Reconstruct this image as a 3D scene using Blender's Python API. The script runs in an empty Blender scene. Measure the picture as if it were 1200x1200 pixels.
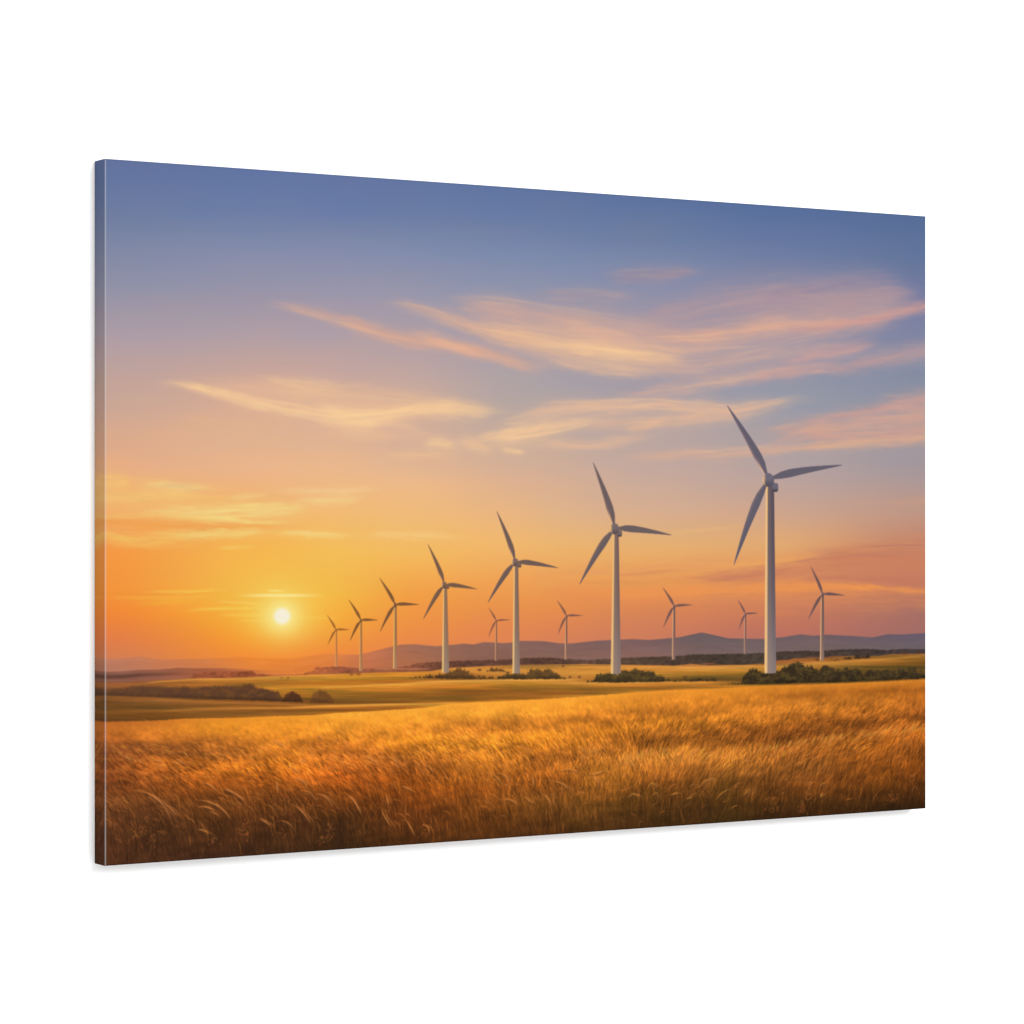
import math
import numpy as np
try:
    import bpy
except ImportError:
    bpy = None

# =====================================================================
#  PART 1 - the printed picture, painted procedurally with numpy.
#  Colours are sRGB 0..255; coordinates are "sketch" units (x right, y down)
#  of the outline study the picture was traced from; the finished ink is
#  carried by the mesh of the print itself.
# =====================================================================
S = 1.6
X0, Y0, X1, Y1 = 106.0, 180.0, 1092.0, 1022.0
RW, RH = int((X1 - X0) * S), int((Y1 - Y0) * S)
PX, PY = np.meshgrid(X0 + (np.arange(RW) + .5) / S, Y0 + (np.arange(RH) + .5) / S)
PX = PX.astype(np.float32); PY = PY.astype(np.float32)
xs = PX[0]; ys = PY[:, 0]


def vnoise(x, y, seed):
    r = np.random.RandomState(seed)
    n = 256
    g = r.rand(n, n).astype(np.float32)
    xi = np.floor(x).astype(np.int32); yi = np.floor(y).astype(np.int32)
    fx = x - xi; fy = y - yi
    fx = fx * fx * (3 - 2 * fx); fy = fy * fy * (3 - 2 * fy)
    a = g[yi % n, xi % n]; b = g[yi % n, (xi + 1) % n]
    c = g[(yi + 1) % n, xi % n]; d = g[(yi + 1) % n, (xi + 1) % n]
    return (a + (b - a) * fx) * (1 - fy) + (c + (d - c) * fx) * fy


def fbm(x, y, seed, octv=4, gain=.5):
    s = 0; a = 1; t = 0
    for i in range(octv):
        s = s + a * vnoise(x * 2 ** i + 17.3 * i, y * 2 ** i + 9.1 * i, seed + i)
        t += a; a *= gain
    return s / t


def sstep(a, b, x):
    t = np.clip((x - a) / (b - a), 0, 1)
    return t * t * (3 - 2 * t)


def table(cols, X=None, Y=None):
    """smooth colour field from columns {x: [(y, r, g, b), ...]}"""
    X = PX if X is None else X; Y = PY if Y is None else Y
    kx = sorted(cols)
    h, w = Y.shape
    yy = Y[:, 0]
    lay = []
    for k in kx:
        p = np.array(cols[k], float)
        lay.append(np.stack([np.interp(yy, p[:, 0], p[:, i]) for i in (1, 2, 3)], -1))
    lay = np.array(lay)                       # K, h, 3
    xx = X[0]
    out = np.zeros((h, w, 3), np.float32)
    kx = np.array(kx, float)
    idx = np.clip(np.searchsorted(kx, xx) - 1, 0, len(kx) - 2)
    t = np.clip((xx - kx[idx]) / (kx[idx + 1] - kx[idx]), 0, 1)
    t = t * .5 + .5 * t * t * (3 - 2 * t)
    for c in range(3):
        out[:, :, c] = lay[idx, :, c].T * (1 - t) + lay[idx + 1, :, c].T * t
    return out


def blur(a, r, axis):
    r = int(r)
    if r < 1:
        return a
    for _ in range(2):
        pad = [(0, 0)] * a.ndim; pad[axis] = (r + 1, r)
        c = np.cumsum(np.pad(a, pad, mode='edge').astype(np.float64), axis=axis)
        n = a.shape[axis]
        hi = np.take(c, range(2 * r + 1, 2 * r + 1 + n), axis); lo = np.take(c, range(0, n), axis)
        a = ((hi - lo) / (2 * r + 1)).astype(np.float32)
    return a


# ids: which part of the picture each spot belongs to
ID_SKY, ID_SUN, ID_HILL, ID_RIDGE, ID_TREES, ID_FIELD, ID_GRASS = 1, 2, 3, 4, 5, 6, 7
BUSH0 = 20
TURB0 = 100          # TURB0 + 10*k + (0 tower, 1..3 blades, 4 hub, 5 nacelle)


def over(img, col, a, rows=slice(None)):
    a = a[..., None]
    img[rows] = img[rows] * (1 - a) + np.asarray(col, np.float32) * a


def paint_sky():
    cols = {
        123: [(190, 97, 113, 155), (250, 108, 123, 160), (300, 130, 137, 163), (340, 146, 145, 165), (400, 176, 157, 163), (450, 194, 163, 152), (500, 212, 168, 143), (550, 229, 172, 132), (590, 240, 172, 112), (640, 244, 152, 70), (690, 244, 148, 58), (720, 240, 134, 56), (750, 224, 124, 74), (772, 210, 126, 84)],
        300: [(190, 96, 113, 158), (250, 107, 124, 163), (300, 135, 140, 168), (350, 155, 148, 165), (400, 178, 158, 162), (450, 205, 166, 150), (500, 222, 176, 142), (550, 233, 180, 138), (600, 239, 176, 108), (640, 243, 180, 82), (680, 243, 184, 76), (700, 243, 184, 68), (730, 244, 164, 50), (750, 244, 150, 48), (772, 241, 138, 54)],
        390: [(200, 94, 113, 160), (250, 104, 122, 164), (300, 134, 140, 168), (350, 156, 149, 167), (400, 178, 158, 162), (450, 198, 165, 156), (500, 218, 175, 146), (550, 232, 182, 140), (600, 240, 184, 115), (650, 243, 188, 86), (700, 243, 182, 68), (730, 243, 160, 56), (770, 240, 134, 60)],
        480: [(200, 95, 114, 157), (250, 104, 122, 161), (300, 131, 139, 168), (350, 152, 149, 168), (400, 174, 157, 163), (430, 186, 162, 160), (470, 204, 170, 152), (520, 213, 173, 150), (560, 230, 182, 140), (600, 238, 185, 120), (650, 241, 184, 94), (700, 240, 156, 68), (730, 236, 145, 68), (760, 230, 134, 74)],
        600: [(210, 92, 112, 155), (260, 104, 122, 161), (300, 124, 136, 168), (340, 140, 145, 168), (400, 160, 152, 165), (440, 172, 160, 162), (480, 180, 164, 158), (530, 204, 172, 150), (560, 216, 174, 145), (600, 229, 179, 130), (640, 237, 181, 108), (680, 236, 160, 85), (710, 231, 145, 76), (740, 224, 132, 80), (760, 218, 130, 86)],
        760: [(220, 86, 109, 153), (280, 106, 123, 159), (310, 124, 134, 165), (350, 140, 141, 165), (440, 152, 149, 165), (500, 176, 160, 160), (550, 192, 166, 156), (600, 210, 171, 143), (640, 226, 173, 112), (680, 234, 160, 85), (710, 218, 134, 82), (740, 205, 124, 90), (760, 198, 120, 92)],
        920: [(230, 80, 104, 150), (280, 97, 116, 157), (310, 115, 125, 158), (350, 132, 134, 162), (420, 136, 140, 165), (460, 146, 149, 163), (520, 168, 157, 160), (560, 184, 160, 154), (600, 203, 162, 138), (640, 224, 167, 110), (680, 226, 145, 85), (710, 202, 124, 90), (740, 186, 112, 94), (760, 180, 110, 98)],
        1085: [(240, 78, 102, 146), (280, 90, 110, 149), (310, 99, 115, 151), (350, 116, 121, 158), (400, 124, 130, 158), (440, 127, 137, 160), (480, 135, 142, 160), (520, 152, 147, 155), (560, 168, 149, 148), (600, 188, 148, 130), (640, 190, 128, 104), (680, 190, 120, 95), (710, 166, 110, 98), (750, 158, 105, 100)],
    }
    img = table(cols)
    for _ in range(1):
        img = blur(blur(img, 26, 1), 9, 0)
    # soft large variations
    n = fbm(PX / 95, PY / 30, 3, 3) - .5
    img = img + n[..., None] * np.array([7, 1, -5], np.float32)
    return img


def cloud(img, pts, col, alpha, seed, streak=.55, soft=1.0, sub=True):
    """pts: (x, y, half thickness up, half thickness down [, strength])"""
    p = np.array([q if len(q) == 5 else tuple(q) + (1.,) for q in pts], float)
    xa, xb = p[0, 0], p[-1, 0]
    marg = min(26.0, (xb - xa) * .2)
    if xa < 128: xa -= 60; 
    if xb > 1078: xb += 60
    tmax = max(p[:, 2].max(), p[:, 3].max()) * 3
    j0, j1 = np.searchsorted(xs, [xa - marg, xb + marg]); i0, i1 = np.searchsorted(ys, [p[:, 1].min() - tmax, p[:, 1].max() + tmax])
    if j1 <= j0 or i1 <= i0: return
    x = PX[i0:i1, j0:j1]; y = PY[i0:i1, j0:j1]
    xr = x[0]
    # smooth centre line
    def ip(k):
        v = np.interp(xr, p[:, 0], p[:, k])
        return blur(v.astype(np.float32), 9, 0)
    yc, hu, hd, st = ip(1), ip(2), ip(3), ip(4)
    th = 1.42 if seed < 50 else 1.32 if seed < 80 else 1.0 if seed < 100 else .9
    hu = hu * th; hd = hd * th
    d = y - yc[None]
    w1 = fbm(x / 30, d / 6 + seed, seed + 11, 5, .58) - .5
    w2 = fbm(x / 90 + 3, y / 40, seed + 23, 2) - .5
    w3 = fbm(x / 13 + 5, d / 2.6 - x / 60, seed + 31, 3, .6) - .5
    wk = np.minimum(1, (hu + hd)[None] / 13)
    dd = d + w2 * 5 * soft + w1 * 7.5 * wk + w3 * 7 * wk
    t = np.where(dd < 0, dd / hu[None], dd / hd[None])
    m = np.exp(-np.abs(t) ** 1.9 * 1.0)
    sn = fbm(x / 26 + seed, (d + w2 * 6) / 2.6, seed + 5, 4, .6)
    sn = np.clip((sn - .28) / .34, 0, 1.3)
    m = m * ((1 - streak) + streak * sn)
    e = sstep(xa - marg, xa + marg, x + w1 * marg) * sstep(xb + marg, xb - marg, x + w1 * marg)
    if 70 <= seed <= 76: alpha = min(1, alpha * 1.2)
    m = np.clip(m * e * st[None] * alpha, 0, 1)
    col = np.asarray(col, np.float32) + np.array([-3, 1, -1], np.float32)
    sl = (slice(i0, i1), slice(j0, j1))
    over(img, col, m, sl)
    # loose strands combed out of the body
    if sub and seed < 72 and p[:, 2].max() + p[:, 3].max() > 8:
        r = np.random.RandomState(seed + 500)
        for q in range(7 if seed < 50 else 5):
            a, b = sorted(r.uniform(-.08, 1.08, 2)); b = max(b, a + .22)
            tx = np.linspace(p[0, 0] + (p[-1, 0] - p[0, 0]) * a, p[0, 0] + (p[-1, 0] - p[0, 0]) * b, 5)
            sd = r.uniform(-1.25, 1.25); tilt = r.uniform(-.6, .6)
            hh = (np.interp(tx, p[:, 0], p[:, 2]) + np.interp(tx, p[:, 0], p[:, 3])) / 2
            ty = np.interp(tx, p[:, 0], p[:, 1]) + (sd + tilt * np.linspace(-.5, .5, 5)) * hh
            w = r.uniform(.9, 2.1)
            c2 = np.asarray(col, float) + (np.array([10, 8, 2]) if r.rand() < .6 else np.array([-26, -16, 2]))
            cloud(img, [(tx[i], ty[i], w, w, (.4, .9, 1, .8, .3)[i]) for i in range(5)], c2, r.uniform(.3, .6) * alpha, seed * 7 + q + 100, .4, .5, False)


CLOUDS = [
    ([(620, 672, 4, 6, .4), (720, 668, 6, 8), (820, 664, 7, 9), (900, 660, 8, 10), (980, 652, 9, 11), (1088, 640, 10, 12)], (226, 150, 98), .45, 72, .5),
    ([(740, 706, 4, 5, .5), (840, 704, 6, 7), (940, 702, 6, 8), (1030, 706, 6, 8), (1088, 708, 5, 6)], (214, 132, 90), .5, 71, .5),
    ([(780, 440, 8, 10, .6), (850, 436, 12, 14), (930, 424, 12, 16), (1010, 420, 12, 14), (1088, 412, 12, 14)], (172, 152, 160), .6, 80, .4),
    ([(600, 495, 8, 10, .7), (680, 486, 14, 16), (760, 482, 12, 18), (850, 482, 10, 14), (910, 476, 8, 8, .6)], (202, 170, 156), .6, 79, .4),
    ([(900, 505, 6, 10, .6), (980, 500, 12, 14), (1040, 494, 16, 18), (1088, 490, 20, 22)], (188, 154, 150), .65, 78, .35),
    ([(235, 448, 4, 6, .4), (290, 456, 8, 12, .9), (350, 464, 12, 16), (410, 472, 14, 18), (470, 476, 12, 12), (530, 480, 8, 8, .7)], (228, 180, 150), .8, 77, .3),
    ([(380, 478, 6, 8, .8), (408, 488, 8, 10), (430, 493, 8, 10), (455, 488, 7, 7, .8)], (248, 204, 154), .75, 76, .35),
    ([(365, 508, 5, 5, .6), (420, 508, 6, 7), (480, 508, 5, 6), (520, 510, 4, 5, .5)], (226, 180, 150), .55, 75, .3),
    ([(480, 520, 5, 6, .6), (540, 520, 7, 8), (600, 518, 7, 8), (660, 516, 6, 7, .7)], (222, 180, 152), .5, 74, .4),
    ([(640, 696, 5, 6, .5), (720, 700, 6, 8), (820, 700, 6, 8, .7)], (232, 138, 82), .5, 73, .3),
    # --- pale veil masses, upper right
    ([(560, 372, 16, 16), (640, 388, 20, 20), (720, 398, 22, 22), (800, 404, 20, 20), (860, 402, 18, 20), (930, 385, 20, 22), (1000, 372, 22, 14), (1050, 365, 16, 8)], (196, 160, 156), .8, 1, .3),
    ([(760, 372, 10, 14), (840, 358, 14, 16), (920, 350, 16, 20), (1000, 352, 18, 20), (1060, 348, 12, 14)], (178, 147, 154), .8, 2, .4),
    ([(720, 324, 5, 6), (770, 323, 7, 8), (812, 319, 4, 4)], (166, 142, 154), .75, 3, .5),
    ([(640, 346, 5, 6), (690, 345, 7, 8), (740, 349, 5, 5)], (166, 146, 158), .7, 4, .5),
    ([(900, 346, 5, 6), (980, 331, 6, 10), (1036, 323, 6, 8)], (150, 133, 155), .65, 5, .5),
    ([(990, 350, 4, 6), (1030, 343, 4, 7), (1068, 344, 3, 6)], (172, 142, 152), .6, 6, .5),
    # streaks of upper left
    ([(326, 355, 3, 3, .5), (380, 370, 4, 4, .8), (420, 381, 5, 5), (460, 395, 5, 4.5), (500, 402, 4, 4), (530, 406, 4, 5, .9), (580, 417, 5, 5, .9), (628, 430, 4, 4, .7)], (224, 168, 145), .85, 7, .35),
    ([(420, 387, 8, 3), (470, 402, 9, 3), (520, 411, 7, 3)], (205, 163, 150), .4, 8, .3),
    ([(465, 356, 4, 5, .5), (500, 364, 5, 6, .8), (540, 378, 6, 6), (570, 390, 6, 5), (600, 400, 6, 6), (640, 412, 7, 7)], (224, 172, 148), .8, 9, .45),
    ([(488, 391, 4, 3, .8), (515, 401, 6, 4), (545, 410, 6, 4), (575, 417, 4, 4, .7)], (230, 172, 145), .8, 10, .3),
    ([(535, 356, 6, 8), (590, 362, 9, 14), (650, 374, 9, 14), (720, 384, 10, 12), (780, 390, 8, 10)], (206, 163, 152), .75, 11, .4),
    # bright body
    ([(560, 386, 5, 6, .6), (610, 396, 9, 8), (660, 405, 12, 11), (710, 412, 13, 13), (760, 420, 10, 12), (810, 424, 6, 9, .7)], (232, 182, 148), .9, 12, .35),
    ([(630, 402, 4, 4, .7), (680, 409, 5, 5), (730, 416, 6, 5), (780, 420, 4, 4, .6)], (244, 194, 150), .75, 13, .5),
    ([(640, 422, 4, 4, .7), (670, 428, 5, 4), (720, 436, 5, 4), (760, 437, 3, 3, .6)], (234, 182, 150), .7, 14, .5),
    ([(655, 376, 4, 5, .6), (700, 388, 5, 7), (745, 400, 4, 5, .8), (800, 411, 2.4, 3), (855, 407, 2, 2, .7)], (224, 174, 150), .7, 15, .4),
    ([(760, 434, 4, 4), (820, 431, 5, 5), (870, 420, 5, 5), (920, 411, 4, 4), (990, 405, 3, 3, .7)], (200, 162, 154), .75, 16, .4),
    # arc to right edge
    ([(770, 394, 4, 5, .6), (820, 393, 6, 7), (870, 388, 8, 7), (905, 379, 9, 7), (950, 380, 7, 6, .7), (985, 378, 6, 5, .7)], (224, 168, 145), .85, 17, .4),
    ([(930, 386, 4, 5, .6), (990, 379, 4, 5), (1030, 373, 3.6, 4), (1060, 366, 4, 4), (1088, 360, 5, 4)], (210, 153, 145), .85, 18, .25),
    ([(870, 350, 8, 8), (920, 348, 10, 10), (975, 352, 10, 10), (1010, 358, 8, 8)], (180, 146, 152), .45, 19, .4),
    # second tier right
    ([(925, 424, 4, 4, .7), (955, 417, 5, 5), (990, 411, 5, 5), (1022, 401, 4, 4, .7)], (198, 153, 152), .85, 20, .4),
    ([(870, 445, 3, 4, .6), (900, 439, 5, 5), (930, 436, 6, 4), (965, 430, 5, 4, .8), (1000, 432, 4, 4, .4)], (212, 158, 148), .85, 21, .4),
    ([(985, 430, 4, 5, .8), (1040, 420, 6, 6), (1088, 411, 7, 6)], (184, 148, 152), .8, 22, .4),
    ([(738, 463, 3, 4, .8), (780, 457, 5, 6), (820, 450, 8, 7), (855, 446, 6, 5), (900, 434, 5, 5, .8)], (208, 167, 154), .8, 23, .45),
    ([(660, 475, 3, 4, .7), (700, 474, 3, 5), (760, 473, 4, 6), (810, 477, 5, 7), (860, 481, 5, 6), (895, 474, 4, 5, .8), (935, 467, 3, 3, .6)], (226, 178, 152), .9, 24, .35),
    ([(690, 500, 3, 3, .8), (715, 495, 4, 4), (750, 492, 3, 4, .8), (780, 494, 4, 6), (820, 490, 5, 5), (870, 486, 3, 4, .6)], (222, 175, 150), .8, 25, .4),
    ([(735, 502, 2, 3), (752, 500, 4, 4), (775, 493, 3, 3)], (230, 180, 148), .7, 26, .3),
    # right edge bands  y 470-530
    ([(1030, 466, 3, 3, .5), (1088, 466, 6, 6)], (184, 150, 150), .6, 27, .4),
    ([(950, 490, 3, 3, .5), (1000, 485, 4, 4), (1050, 478, 5, 5), (1088, 471, 7, 6)], (208, 156, 146), .85, 28, .4),
    ([(900, 505, 3, 4, .5), (960, 499, 4, 5), (1010, 496, 5, 5), (1050, 493, 5, 6), (1088, 487, 6, 7)], (206, 158, 145), .85, 29, .4),
    ([(905, 521, 4, 5, .6), (950, 506, 4, 7), (1000, 511, 5, 6), (1050, 509, 6, 7), (1088, 505, 8, 8)], (212, 158, 142), .8, 30, .4),
    ([(860, 533, 3, 3, .4), (930, 525, 3, 4), (1000, 518, 4, 5), (1050, 518, 4, 4), (1088, 512, 5, 5)], (218, 165, 140), .75, 31, .4),
    ([(740, 538, 3, 3, .7), (790, 532, 4, 5), (850, 531, 4, 5), (900, 527, 4, 4, .8), (935, 522, 3, 3, .5)], (218, 170, 148), .8, 32, .4),
    # centre streak with bright end
    ([(560, 514, 3, 4, .7), (590, 509, 5, 6), (615, 505, 7, 6), (640, 502, 6, 5), (675, 496, 4, 4, .9), (705, 490, 3, 3, .5)], (242, 194, 152), .95, 33, .3),
    ([(600, 492, 4, 5, .8), (630, 484, 6, 8), (665, 478, 5, 8), (700, 475, 4, 6), (745, 474, 3, 4, .7)], (222, 178, 154), .8, 34, .45),
    ([(640, 500, 3, 3, .6), (680, 497, 3, 4), (720, 492, 3, 3, .7)], (214, 174, 154), .6, 35, .4),
    ([(640, 522, 3, 3, .8), (670, 523, 4, 4), (700, 521, 4, 4), (735, 515, 4, 3, .9), (765, 512, 2, 2, .4)], (228, 180, 150), .85, 36, .35),
    ([(541, 516, 3, 3, .8), (555, 522, 4, 5), (573, 530, 3, 4, .9)], (236, 188, 150), .85, 37, .3),
    ([(590, 526, 2, 2.6), (602, 529, 3, 3), (614, 532, 2, 2)], (242, 194, 150), .85, 38, .2),
    # left-centre fish-shaped cloud
    ([(203, 447, 2, 3, .6), (230, 453, 3, 4), (270, 464, 4, 4.5), (300, 473, 5, 4), (335, 482, 6, 4), (370, 487, 6, 5), (400, 492, 8, 6), (425, 494, 9, 8), (450, 488, 6, 5), (490, 480, 8, 5), (530, 480, 7, 6), (562, 482, 5, 6, .8), (582, 482, 3, 3, .4)], (246, 198, 152), .95, 40, .25),
    ([(310, 446, 4, 4, .7), (330, 449, 4, 6), (350, 454, 5, 6), (385, 452, 4, 5), (400, 456, 3, 3, .7)], (238, 190, 150), .75, 41, .35),
    ([(300, 458, 6, 6, .5), (340, 460, 8, 6), (390, 462, 8, 8), (440, 462, 6, 6), (500, 468, 4, 6, .5)], (224, 178, 150), .7, 42, .4),
    ([(440, 490, 3, 3), (475, 498, 2, 4), (490, 503, 2, 2, .8)], (238, 190, 152), .6, 43, .4),
    ([(500, 521, 3, 4, .8), (514, 519, 5, 5), (531, 524, 3, 3, .8)], (242, 196, 150), .85, 44, .3),
    ([(450, 532, 3, 4, .6), (490, 532, 3, 4), (530, 533, 3, 3, .6)], (234, 187, 145), .75, 45, .4),
    ([(390, 507, 3, 4, .6), (430, 510, 3, 4), (460, 509, 3, 3, .6)], (232, 184, 146), .6, 46, .4),
    ([(140, 464, 3, 3, .6), (165, 466, 3, 3), (185, 470, 2, 2, .7)], (208, 168, 148), .5, 47, .4),
    ([(220, 490, 3, 3, .5), (245, 495, 4, 4), (290, 502, 3, 3, .5)], (222, 176, 140), .5, 48, .4),
    ([(120, 542, 4, 4, .8), (150, 543, 3, 4), (180, 544, 2, 3, .5)], (236, 172, 130), .7, 49, .4),
    # golden bank at left
    ([(120, 572, 14, 26), (180, 582, 14, 24), (240, 594, 16, 18), (300, 600, 14, 14), (345, 602, 8, 10, .6)], (243, 186, 112), .75, 50, .2),
    ([(120, 562, 4, 6, .8), (150, 563, 4, 6)], (246, 190, 118), .8, 51, .3),
    ([(170, 568, 4, 6, .7), (205, 569, 4, 5), (245, 571, 2, 3, .7)], (244, 202, 132), .85, 52, .3),
    ([(120, 584, 3, 4), (180, 581, 3, 5), (220, 582, 3, 4), (250, 584, 2, 2, .5)], (245, 194, 120), .8, 53, .4),
    ([(270, 583, 2, 2, .6), (290, 582, 3, 3), (310, 580, 2, 2, .6)], (242, 202, 132), .75, 54, .3),
    ([(180, 600, 3, 4, .7), (230, 600, 5, 5), (280, 598, 6, 5), (320, 598, 6, 6), (355, 598, 5, 6), (362, 600, 4, 4, .6)], (243, 208, 134), .9, 55, .3),
    ([(215, 606, 2, 2, .8), (260, 608, 2, 3), (300, 611, 2, 3), (333, 611, 2, 2, .7)], (245, 213, 132), .9, 56, .25),
    ([(120, 606, 3, 3), (170, 604, 3, 3), (215, 607, 3, 3), (240, 610, 2, 2)], (243, 192, 110), .6, 57, .5),
    ([(120, 612, 2, 3), (150, 613, 3, 5), (200, 618, 5, 6), (250, 618, 5, 4), (290, 617, 3, 3), (330, 617, 2, 3, .6)], (240, 158, 80), .8, 58, .3),
    ([(120, 627, 4, 5), (150, 630, 5, 6), (190, 630, 5, 5), (225, 628, 5, 5, .9)], (244, 186, 98), .85, 59, .35),
    ([(200, 625, 3, 4, .8), (240, 627, 3, 4), (280, 626, 4, 4), (310, 623, 2, 3, .8)], (244, 206, 124), .9, 60, .25),
    ([(330, 626, 2, 2, .8), (365, 626, 3, 3), (410, 628, 2, 2, .6)], (245, 210, 134), .9, 61, .25),
    ([(130, 635, 2, 3), (180, 636, 2, 3), (200, 635, 2, 2, .5)], (246, 184, 96), .7, 62, .3),
    ([(258, 643, 1.5, 1.5, .8), (275, 643, 1.6, 1.6), (300, 642, 1.5, 1.5, .5)], (245, 200, 108), .7, 63, .3),
    ([(170, 642, 1.5, 1.5, .6), (205, 642, 1.6, 1.6, .6), (235, 642, 1, 1, .5)], (245, 184, 92), .5, 64, .3),
    ([(330, 574, 3, 3, .7), (365, 574, 3, 4), (400, 575, 4, 4), (440, 572, 3, 3, .5)], (243, 202, 146), .75, 65, .4),
    ([(352, 586, 3, 3, .7), (380, 587, 3, 5), (410, 586, 3, 3, .8), (425, 583, 2, 2, .4)], (244, 206, 140), .8, 66, .3),
    ([(425, 628, 2, 2, .6), (460, 627, 3, 3), (510, 627, 3, 3), (545, 629, 2, 2, .5)], (246, 200, 130), .7, 67, .3),
    # rusty bank at right
    ([(960, 653, 8, 12, .7), (1020, 650, 8, 18), (1088, 652, 14, 20)], (192, 122, 102), .75, 70, .3),
    ([(800, 678, 3, 4, .6), (850, 676, 5, 6), (910, 670, 8, 8), (970, 662, 10, 10), (1020, 658, 10, 12), (1088, 664, 14, 14)], (204, 126, 94), .8, 71, .35),
    ([(845, 662, 2, 3, .8), (875, 660, 3, 3), (920, 655, 3, 3), (960, 650, 2, 2, .5)], (238, 166, 96), .65, 72, .3),
    ([(725, 674, 2, 2, .7), (760, 671, 2, 3), (795, 668, 2, 2, .7)], (220, 142, 92), .75, 73, .3),
    ([(660, 683, 2, 3, .5), (720, 681, 2, 3), (790, 681, 3, 4), (830, 683, 2, 2, .5)], (224, 146, 86), .65, 74, .4),
    ([(650, 692, 4, 5, .6), (740, 694, 4, 6), (820, 691, 4, 6), (900, 690, 4, 6), (960, 686, 3, 5), (1030, 689, 3, 5), (1088, 693, 3, 4, .8)], (236, 146, 82), .8, 75, .35),
    ([(930, 678, 3, 3, .5), (990, 676, 3, 3), (1088, 681, 3, 3)], (196, 118, 94), .6, 76, .4),
    ([(770, 628, 1.5, 2, .6), (820, 622, 2, 2), (870, 617, 1.5, 2, .7)], (230, 178, 122), .6, 77, .2),
    ([(1040, 588, 2, 3, .6), (1088, 586, 3, 3)], (208, 152, 128), .5, 78, .2),
    ([(860, 718, 3, 3, .4), (900, 716, 2, 3), (945, 718, 3, 3, .4)], (216, 132, 84), .4, 79, .3),
    # thin bars near the sun
    ([(120, 694, 1.2, 1.2), (180, 695, 1.3, 1.3), (250, 694, 1, 1, .5)], (236, 146, 56), .6, 80, .15),
    ([(130, 699, 2, 2, .6), (200, 699, 2, 3), (260, 697, 2, 3), (320, 698, 1.4, 1.8, .6)], (245, 176, 68), .7, 81, .2),
    ([(180, 693, 1.5, 1.5, .6), (225, 693, 2, 2), (258, 691, 1.4, 1.4, .8)], (247, 200, 84), .7, 82, .2),
    ([(160, 706, 2, 3, .5), (190, 706, 3, 3), (230, 705, 2, 2, .5)], (246, 176, 62), .6, 83, .3),
    ([(225, 715, 1.6, 1.6, .6), (260, 713, 2, 2), (300, 712, 2, 2, .8), (320, 715, 1.2, 1.5)], (247, 202, 84), .75, 84, .25),
    ([(260, 705, 1.5, 1.5, .5), (285, 706, 1.6, 1.6), (312, 709, 1.2, 1.2, .8)], (248, 212, 110), .7, 85, .25),
    ([(262, 722, 1.5, 2, .5), (290, 722, 2, 2), (318, 721, 1.4, 1.6)], (248, 204, 84), .7, 86, .25),
    ([(280, 727, 1.5, 2, .5), (300, 728, 1.6, 1.6), (318, 727, 1.2, 1.4)], (248, 204, 84), .6, 87, .25),
    ([(345, 722, 2, 2), (370, 724, 2, 2), (400, 726, 2, 2, .4)], (247, 204, 92), .4, 88, .25),
]


def paint_sun(img, ids):
    dx, dy = PX - 330.5, PY - 722
    g = np.exp(-((dx / 74) ** 2 + (np.where(dy < 0, dy / 64, dy / 36)) ** 2))
    over(img, (244, 192, 72), g * .42)
    g = np.exp(-((dx / 36) ** 2 + (np.where(dy < 0, dy / 34, dy / 24)) ** 2))
    over(img, (242, 206, 96), g * .75)
    # light bar above the disc
    for (xa, xb, yc, h, c, a) in ((268, 388, 697.8, 1.7, (250, 228, 150), .9), (308, 338, 692.3, 1.0, (250, 220, 125), .8)):
        m = np.exp(-np.abs((PY - yc) / h) ** 2.4) * sstep(xa, (xa + xb) / 2, PX) * sstep(xb, (xa + xb) / 2, PX)
        over(img, c, np.clip(m * a * 1.25, 0, a))
    r = np.hypot(dx, dy)
    over(img, (246, 222, 120), np.exp(-(r / 30) ** 1.8) * .5)
    over(img, (248, 234, 150), np.exp(-(r / 17.5) ** 2.2) * .92)
    over(img, (245, 237, 214), sstep(12.6, 6.0, r))
    ids[(r < 11)] = ID_SUN


HILL = [(100, 773), (123, 772), (135, 772.3), (150, 771), (163, 769.3), (175, 771.5), (190, 773), (210, 772.5), (235, 772), (255, 771.5), (277, 769.5), (303, 771.3), (343, 772), (363, 768.5), (383, 766), (403, 767), (421, 767), (434, 764), (454, 759), (470, 755.3), (486, 755), (510, 757.3), (526, 756), (543, 754.3), (555, 755.2), (567, 752.5), (590, 753.6), (600, 753), (610, 751), (637, 751.3), (657, 754), (670, 754), (697, 751), (723, 749.6), (741, 749), (761, 750), (783, 748), (797, 746.7), (810, 743.7), (822, 741.2), (830, 742.8), (854, 748), (870, 748.4), (895, 748.7), (917, 746.7), (938, 743.3), (953, 745), (971, 743.7), (1000, 745.3), (1023, 747), (1040, 743.3), (1056, 743.7), (1092, 741.5)]
HILLC = {123: [(770, 192, 122, 100), (786, 180, 118, 100)], 220: [(770, 208, 124, 82), (786, 196, 116, 80)], 300: [(770, 228, 130, 62), (786, 216, 124, 68)], 380: [(766, 224, 132, 72), (784, 214, 120, 68)], 430: [(764, 200, 116, 86), (782, 190, 108, 76)], 480: [(756, 160, 104, 88), (778, 172, 106, 78)], 560: [(753, 140, 98, 92), (774, 138, 94, 84)], 650: [(752, 128, 94, 94), (772, 134, 96, 90)], 750: [(750, 120, 92, 98), (766, 134, 96, 94), (772, 134, 98, 96)], 830: [(742, 104, 88, 98), (756, 112, 92, 96), (768, 120, 96, 100)], 950: [(745, 108, 88, 98), (766, 118, 98, 100)], 1085: [(742, 98, 86, 108), (762, 108, 92, 100)]}
RIDGE = [(100, 787), (123, 787.3), (143, 786.8), (163, 785), (185, 784.8), (209, 782.6), (230, 783.2), (260, 783), (290, 784.5), (330, 786.5), (350, 788)]
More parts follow.
